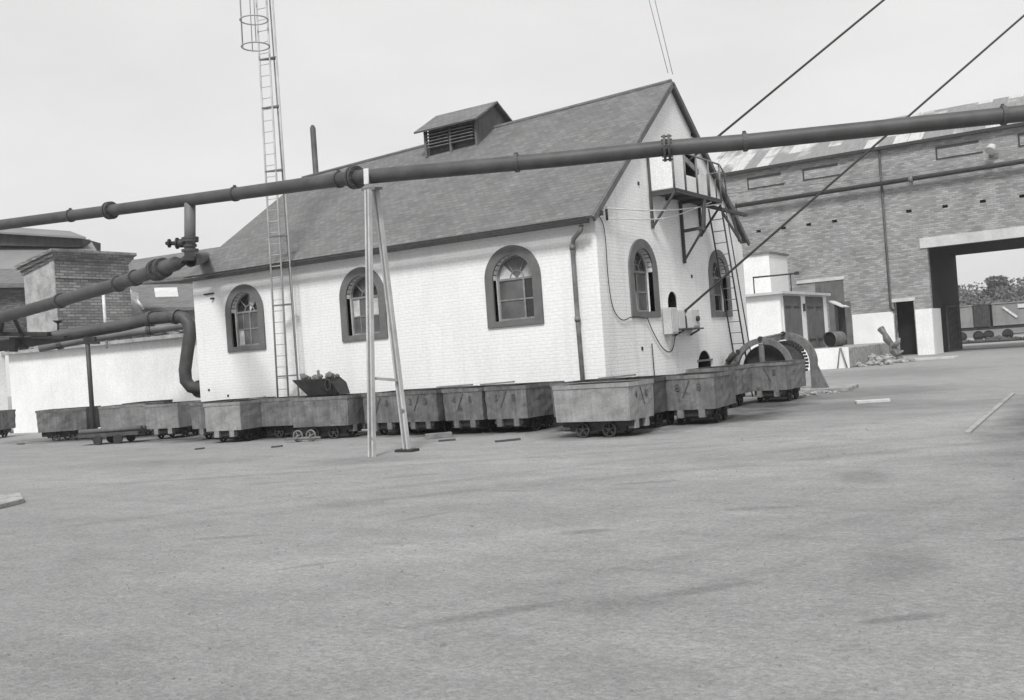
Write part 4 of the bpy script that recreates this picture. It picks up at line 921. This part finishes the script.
# brick flue block
fb_ = empty('brick_flue_block', (-27, 4.2, 0), 'square brick flue block with corbelled top and pale rendered side', 'building')
FX, FY = -26.95, 4.3
FY2 = 7.75
mb = MB(); mb.panel([(FY, 3.3), (FY2, 3.3), (FY2, 6.9), (FY, 6.9)], [], lambda u, v, d: (FX-d, u, v), .3); mb.build('brick_face', M['brick_rough'], fb_)
mb = MB(); mb.hexa([(FX-2.2, FY-.02, 3.3), (FX-.31, FY-.02, 3.3), (FX-.31, FY2, 3.3), (FX-2.2, FY2, 3.3), (FX-2.2, FY-.02, 6.5), (FX-.31, FY-.02, 6.92), (FX-.31, FY2, 6.9), (FX-2.2, FY2, 6.5)]); mb.box((FX-.31, FY-.04, 3.3), (FX, FY-.002, 6.9)); mb.build('rendered_face', M['render'], fb_)
for i in range(3):
    mb = MB(); o_ = .08+.09*i; z = 6.9+.14*i
    mb.hexa([(FX-2.2-o_, FY-o_, z-.42), (FX+o_, FY-o_, z), (FX+o_, FY2+o_, z), (FX-2.2-o_, FY2+o_, z-.42), (FX-2.2-o_, FY-o_, z-.29), (FX+o_, FY-o_, z+.13), (FX+o_, FY2+o_, z+.13), (FX-2.2-o_, FY2+o_, z-.29)])
    mb.build('corbel_course', M['brick_rough'], fb_)
mb = MB(); mb.box((FX+.0, FY-.02, 6.15), (FX+.06, FY2, 6.25)); mb.build('string_course', M['brick_rough'], fb_)
A = dirof(103, 290, 32.5); B = dirof(107, 318, 32.5); mb = MB(); mb.tube([Vector((A.x, A.y, B.z-1)), A], .05, 8)
tag(mb.build('white_pole', M['paint_white'], org=(A.x, A.y, B.z-1)), 'thin white pole under the sloping pipe before the brick block', 'pole')
# big shed with clerestory (far left)
D = 62
def q(px, py, d=D): return dirof(px, py, d)
bs = empty('clerestory_shed', q(20, 300, 62), 'big far shed with raised clerestory roof at the left edge', 'building')
def prism(name, m, par, pts, depth, dvec):
    mb = MB(); n = len(pts); a_ = pts; b_ = [p+dvec*depth for p in pts]
    mb.face(a_); mb.face(list(reversed(b_)))
    for i in range(n): mb.face([a_[i], a_[(i+1) % n], b_[(i+1) % n], b_[i]])
    return mb.build(name, m, par)
back = Vector((fw.x, fw.y, 0)).normalized()
prism('wall', M['brick_rough'], bs, [q(-40, 290), q(90, 284), q(92, 345), q(-40, 352)], 5, back)
def roofpiece(name, m, pf, pb, th=.25, par=bs):
    mb = MB(); mb.hexa([pf[0]-Vector((0, 0, th)), pf[1]-Vector((0, 0, th)), pb[1]-Vector((0, 0, th)), pb[0]-Vector((0, 0, th)), pf[0], pf[1], pb[1], pb[0]]); return mb.build(name, m, par)
rp = roofpiece('roof', M['sheet_grey'], [q(-60, 284, 61), q(112, 276, 61)], [q(-60, 241, 68), q(90, 239, 68)])
roofpiece('lower_roof', M['slate'], [q(-60, 284, 57), q(34, 283, 57)], [q(-60, 268, 60), q(34, 269, 60)])
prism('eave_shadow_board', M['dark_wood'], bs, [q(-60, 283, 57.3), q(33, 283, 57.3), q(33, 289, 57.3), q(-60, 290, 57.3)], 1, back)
prism('clerestory', M['dark_wood'], bs, [q(-60, 230, 66), q(82, 238, 66), q(82, 247, 66), q(-60, 244, 66)], 3, back)
roofpiece('clerestory_roof', M['sheet_grey'], [q(-60, 228, 65.5), q(86, 237, 65.5)], [q(-60, 222, 69), q(70, 231, 69)], .12)
# roofs between block and house
D = 52
bs2 = empty('long_shed', q(160, 300, 52), 'long slate-roofed shed between the brick block and the white house', 'building')
roofpiece('roof', M['slate'], [q(105, 283, 52), q(225, 273, 52)], [q(105, 264, 57), q(225, 246, 57)], .2, bs2)
prism('wall', M['render'], bs2, [q(105, 283, 52.5), q(225, 273, 52.5), q(225, 345, 52.5), q(105, 352, 52.5)], 3, back)
bs3 = empty('skylight_shed', q(165, 310, 46), 'lower slate roof with a pale skylight beside the brick block', 'building')
rp = roofpiece('roof', M['slate'], [q(143, 308, 45), q(225, 306, 45)], [q(126, 285, 49), q(225, 283, 49)], .15, bs3)
prism('wall', M['render'], bs3, [q(122, 290, 45.5), q(143, 309, 45.5), q(225, 307, 45.5), q(225, 352, 45.5), q(122, 352, 45.5)], 2, back)
mb = MB(); f = lambda u, v: q(143, 308, 45).lerp(q(225, 306, 45), u).lerp(q(126, 285, 49).lerp(q(225, 283, 49), u), v)+Vector((0, 0, .05))
mb.slab([f(.22, .4), f(.48, .4), f(.5, .8), f(.26, .8)], .04); mb.build('skylight', M['concrete'], bs3)
mb = MB(); mb.tube([q(143, 308.5, 44.9), q(126, 285.5, 48.9)], .07, 6); mb.build('verge', M['concrete'], bs3)

# ------------------------------------------------------------------ beyond the gateway
def mineral_wagon(x, y, m, label, stripe=True, ln=5.0):
    wg = empty('mineral_wagon', (x, y, 0), label, 'wagon', 'railway wagons beyond the gateway')
    mb = MB(); mb.box((x, y, 1.35), (x+ln, y+2.4, 3.3)); 
    for i in range(6): mb.box((x+.1+i*(ln-.3)/5, y-.07, 1.35), (x+.2+i*(ln-.3)/5, y-.002, 3.3))
    mb.box((x-.05, y-.08, 3.3), (x+ln+.05, y+2.45, 3.4)); mb.build('body', m, wg)
    mb = MB(); mb.box((x-.2, y+.1, 1.05), (x+ln+.2, y+2.3, 1.34)); mb.bar((x+.8, y+.05, .5), (x+ln-.8, y+.05, .6), .08, .08); mb.build('underframe', M['iron'], wg)
    for xx in (x+1.1, x+ln-1.1):
        mb = MB(); mb.tube([(xx, y+.2, .52), (xx, y+.32, .52)], .47, 20); mb.box((xx-.3, y+.02, .45), (xx+.3, y+.18, .8)); mb.build('wheel', M['iron'], wg)
    if stripe:
        mb = MB(); mb.bar((x+.9, y-.09, 3.0), (x+2.0, y-.09, 2.0), .02, .2); mb.build('white_stripe', M['paint_white'], wg)
        mb = MB(); mb.box((x+2.1, y-.1, 2.8), (x+2.75, y-.08, 3.15)); mb.build('number_panel', M['paint_white'], wg)
WM = mat('grey_wagon_paint', .26, .15, 1)
mineral_wagon(-9.2, 80, WM, 'grey mineral wagon half hidden by the gateway jamb', False, 5.2)
mineral_wagon(-2.35, 80, WM, 'grey mineral wagon with white diagonal stripe beyond the gateway', True, 5.2)
mineral_wagon(-3.95, 80.2, M['tub_dark'], 'narrow dark wagon between the two grey mineral wagons', False, 1.35)
mb = MB()
for y in (80.5, 82.0): mb.box((-40, y, .0), (40, y+.07, .12))
for y in (72.5, 74.0): mb.box((-40, y, .0), (40, y+.07, .12))
tag(mb.build('rails', M['iron'], org=(0, 80, 0)), 'railway rails beyond the gateway under the wagons', 'rails')
rock_pile('rubble', -1.5, 76, 5, 2.5, .3, 160, .1, .4, 9, 'dark scrap strewn beside the rails beyond the gateway').data.materials[0] = M['tub_dark']
# hill and trees
mb = MB(); hm = mat('rough_grass', .14, .3, .05, bs=2)
nx, ny = 60, 14; rows = []
for j in range(ny):
    row = []
    for i in range(nx):
        x = -110+i*220/(nx-1); y = 110+j*14; t = j/(ny-1)
        row.append(mb.bm.verts.new((x, y, 7.2*math.sin(math.pi*min(t*1.1, 1))**2+.8*math.sin(x*.07)*t-.05)))
    rows.append(row)
for j in range(ny-1):
    for i in range(nx-1): mb.bm.faces.new((rows[j][i], rows[j][i+1], rows[j+1][i+1], rows[j+1][i]))
tag(mb.build('hill', hm), kind='structure')
def leaves(mb, c, rx, rz_, n, s, rdm):
    for i in range(n):
        v = Vector((rdm.gauss(0, 1), rdm.gauss(0, 1), rdm.gauss(0, 1))).normalized()*rdm.random()**.45
        p = Vector(c)+Vector((v.x*rx, v.y*rx, v.z*rz_)); a_ = Vector((rdm.gauss(0, 1), rdm.gauss(0, 1), rdm.gauss(0, 1))).normalized(); b_ = a_.cross(Vector((rdm.gauss(0, 1), rdm.gauss(0, 1), rdm.gauss(0, 1)))).normalized()
        ss = s*rdm.uniform(.5, 1.3); mb.face([p-a_*ss, p+b_*ss*.6, p+a_*ss, p-b_*ss*.6])
def tree(x, y, z, h, label, seed, rx):
    rdm = random.Random(seed); t = empty('broadleaf_tree', (x, y, z), label, 'tree', 'trees on the hill beyond the gateway')
    mb = MB(); mb.tube([(x, y, z-.5), (x+.1, y, z+h*.3), (x, y, z+h*.75)], [.35, .25, .08], 8)
    for k_ in range(4):
        a_ = k_*1.6; mb.tube([(x, y, z+h*(.3+.08*k_)), (x+rx*.6*math.cos(a_), y+rx*.6*math.sin(a_), z+h*(.55+.08*k_))], [.14, .04], 6)
    mb.build('trunk', M['bark'], t)
    mb = MB()
    for k_ in range(12):
        a_ = rdm.random()*6.28; r = rdm.random()*rx*.75; leaves(mb, (x+r*math.cos(a_), y+r*math.sin(a_), z+h*rdm.uniform(.35, .88)), rx*.42, h*.14, 260, .28, rdm)
    mb.build('crown', M['leaf'], t)
hz = lambda y: 7.2*math.sin(math.pi*min((y-110)/182*1.1, 1))**2
tree(-12.9, 170, hz(170)-1.5, 5.2, 'round-topped tree rising highest above the hedge line beyond the gateway', 3, 3.3)
tree(-4.0, 166, hz(166)-1.5, 5.2, 'bushy tree right of the tallest one beyond the gateway', 4, 3.8)
tree(-21.0, 168, hz(168)-1.5, 5.5, 'small tree beside the gateway jamb on the hill', 5, 3.2)
mb = MB(); rdm = random.Random(5)
for i in range(150):
    x = rdm.uniform(-70, 60); y = rdm.uniform(130, 180); leaves(mb, (x, y, hz(y)+1.1), 3.4, 1.7+rdm.random()*1.1, 330, .3, rdm)
tag(mb.build('hedge_scrub', M['leaf']), 'grey-green scrub and hedges covering the hill beyond the gateway', 'scrub', kind='stuff')

# ------------------------------------------------------------------ thin summer haze
hm_ = bpy.data.materials.new('haze_air'); hm_.use_nodes = True; n_ = hm_.node_tree; n_.nodes.clear()
ou = n_.nodes.new('ShaderNodeOutputMaterial'); pv = n_.nodes.new('ShaderNodeVolumePrincipled'); pv.inputs['Color'].default_value = (.95, .95, .95, 1); pv.inputs['Density'].default_value = .0006
n_.links.new(pv.outputs[0], ou.inputs['Volume'])
mb = MB(); mb.box((-640, -240, -2), (640, 940, 60)); tag(mb.build('haze', hm_), kind='stuff')
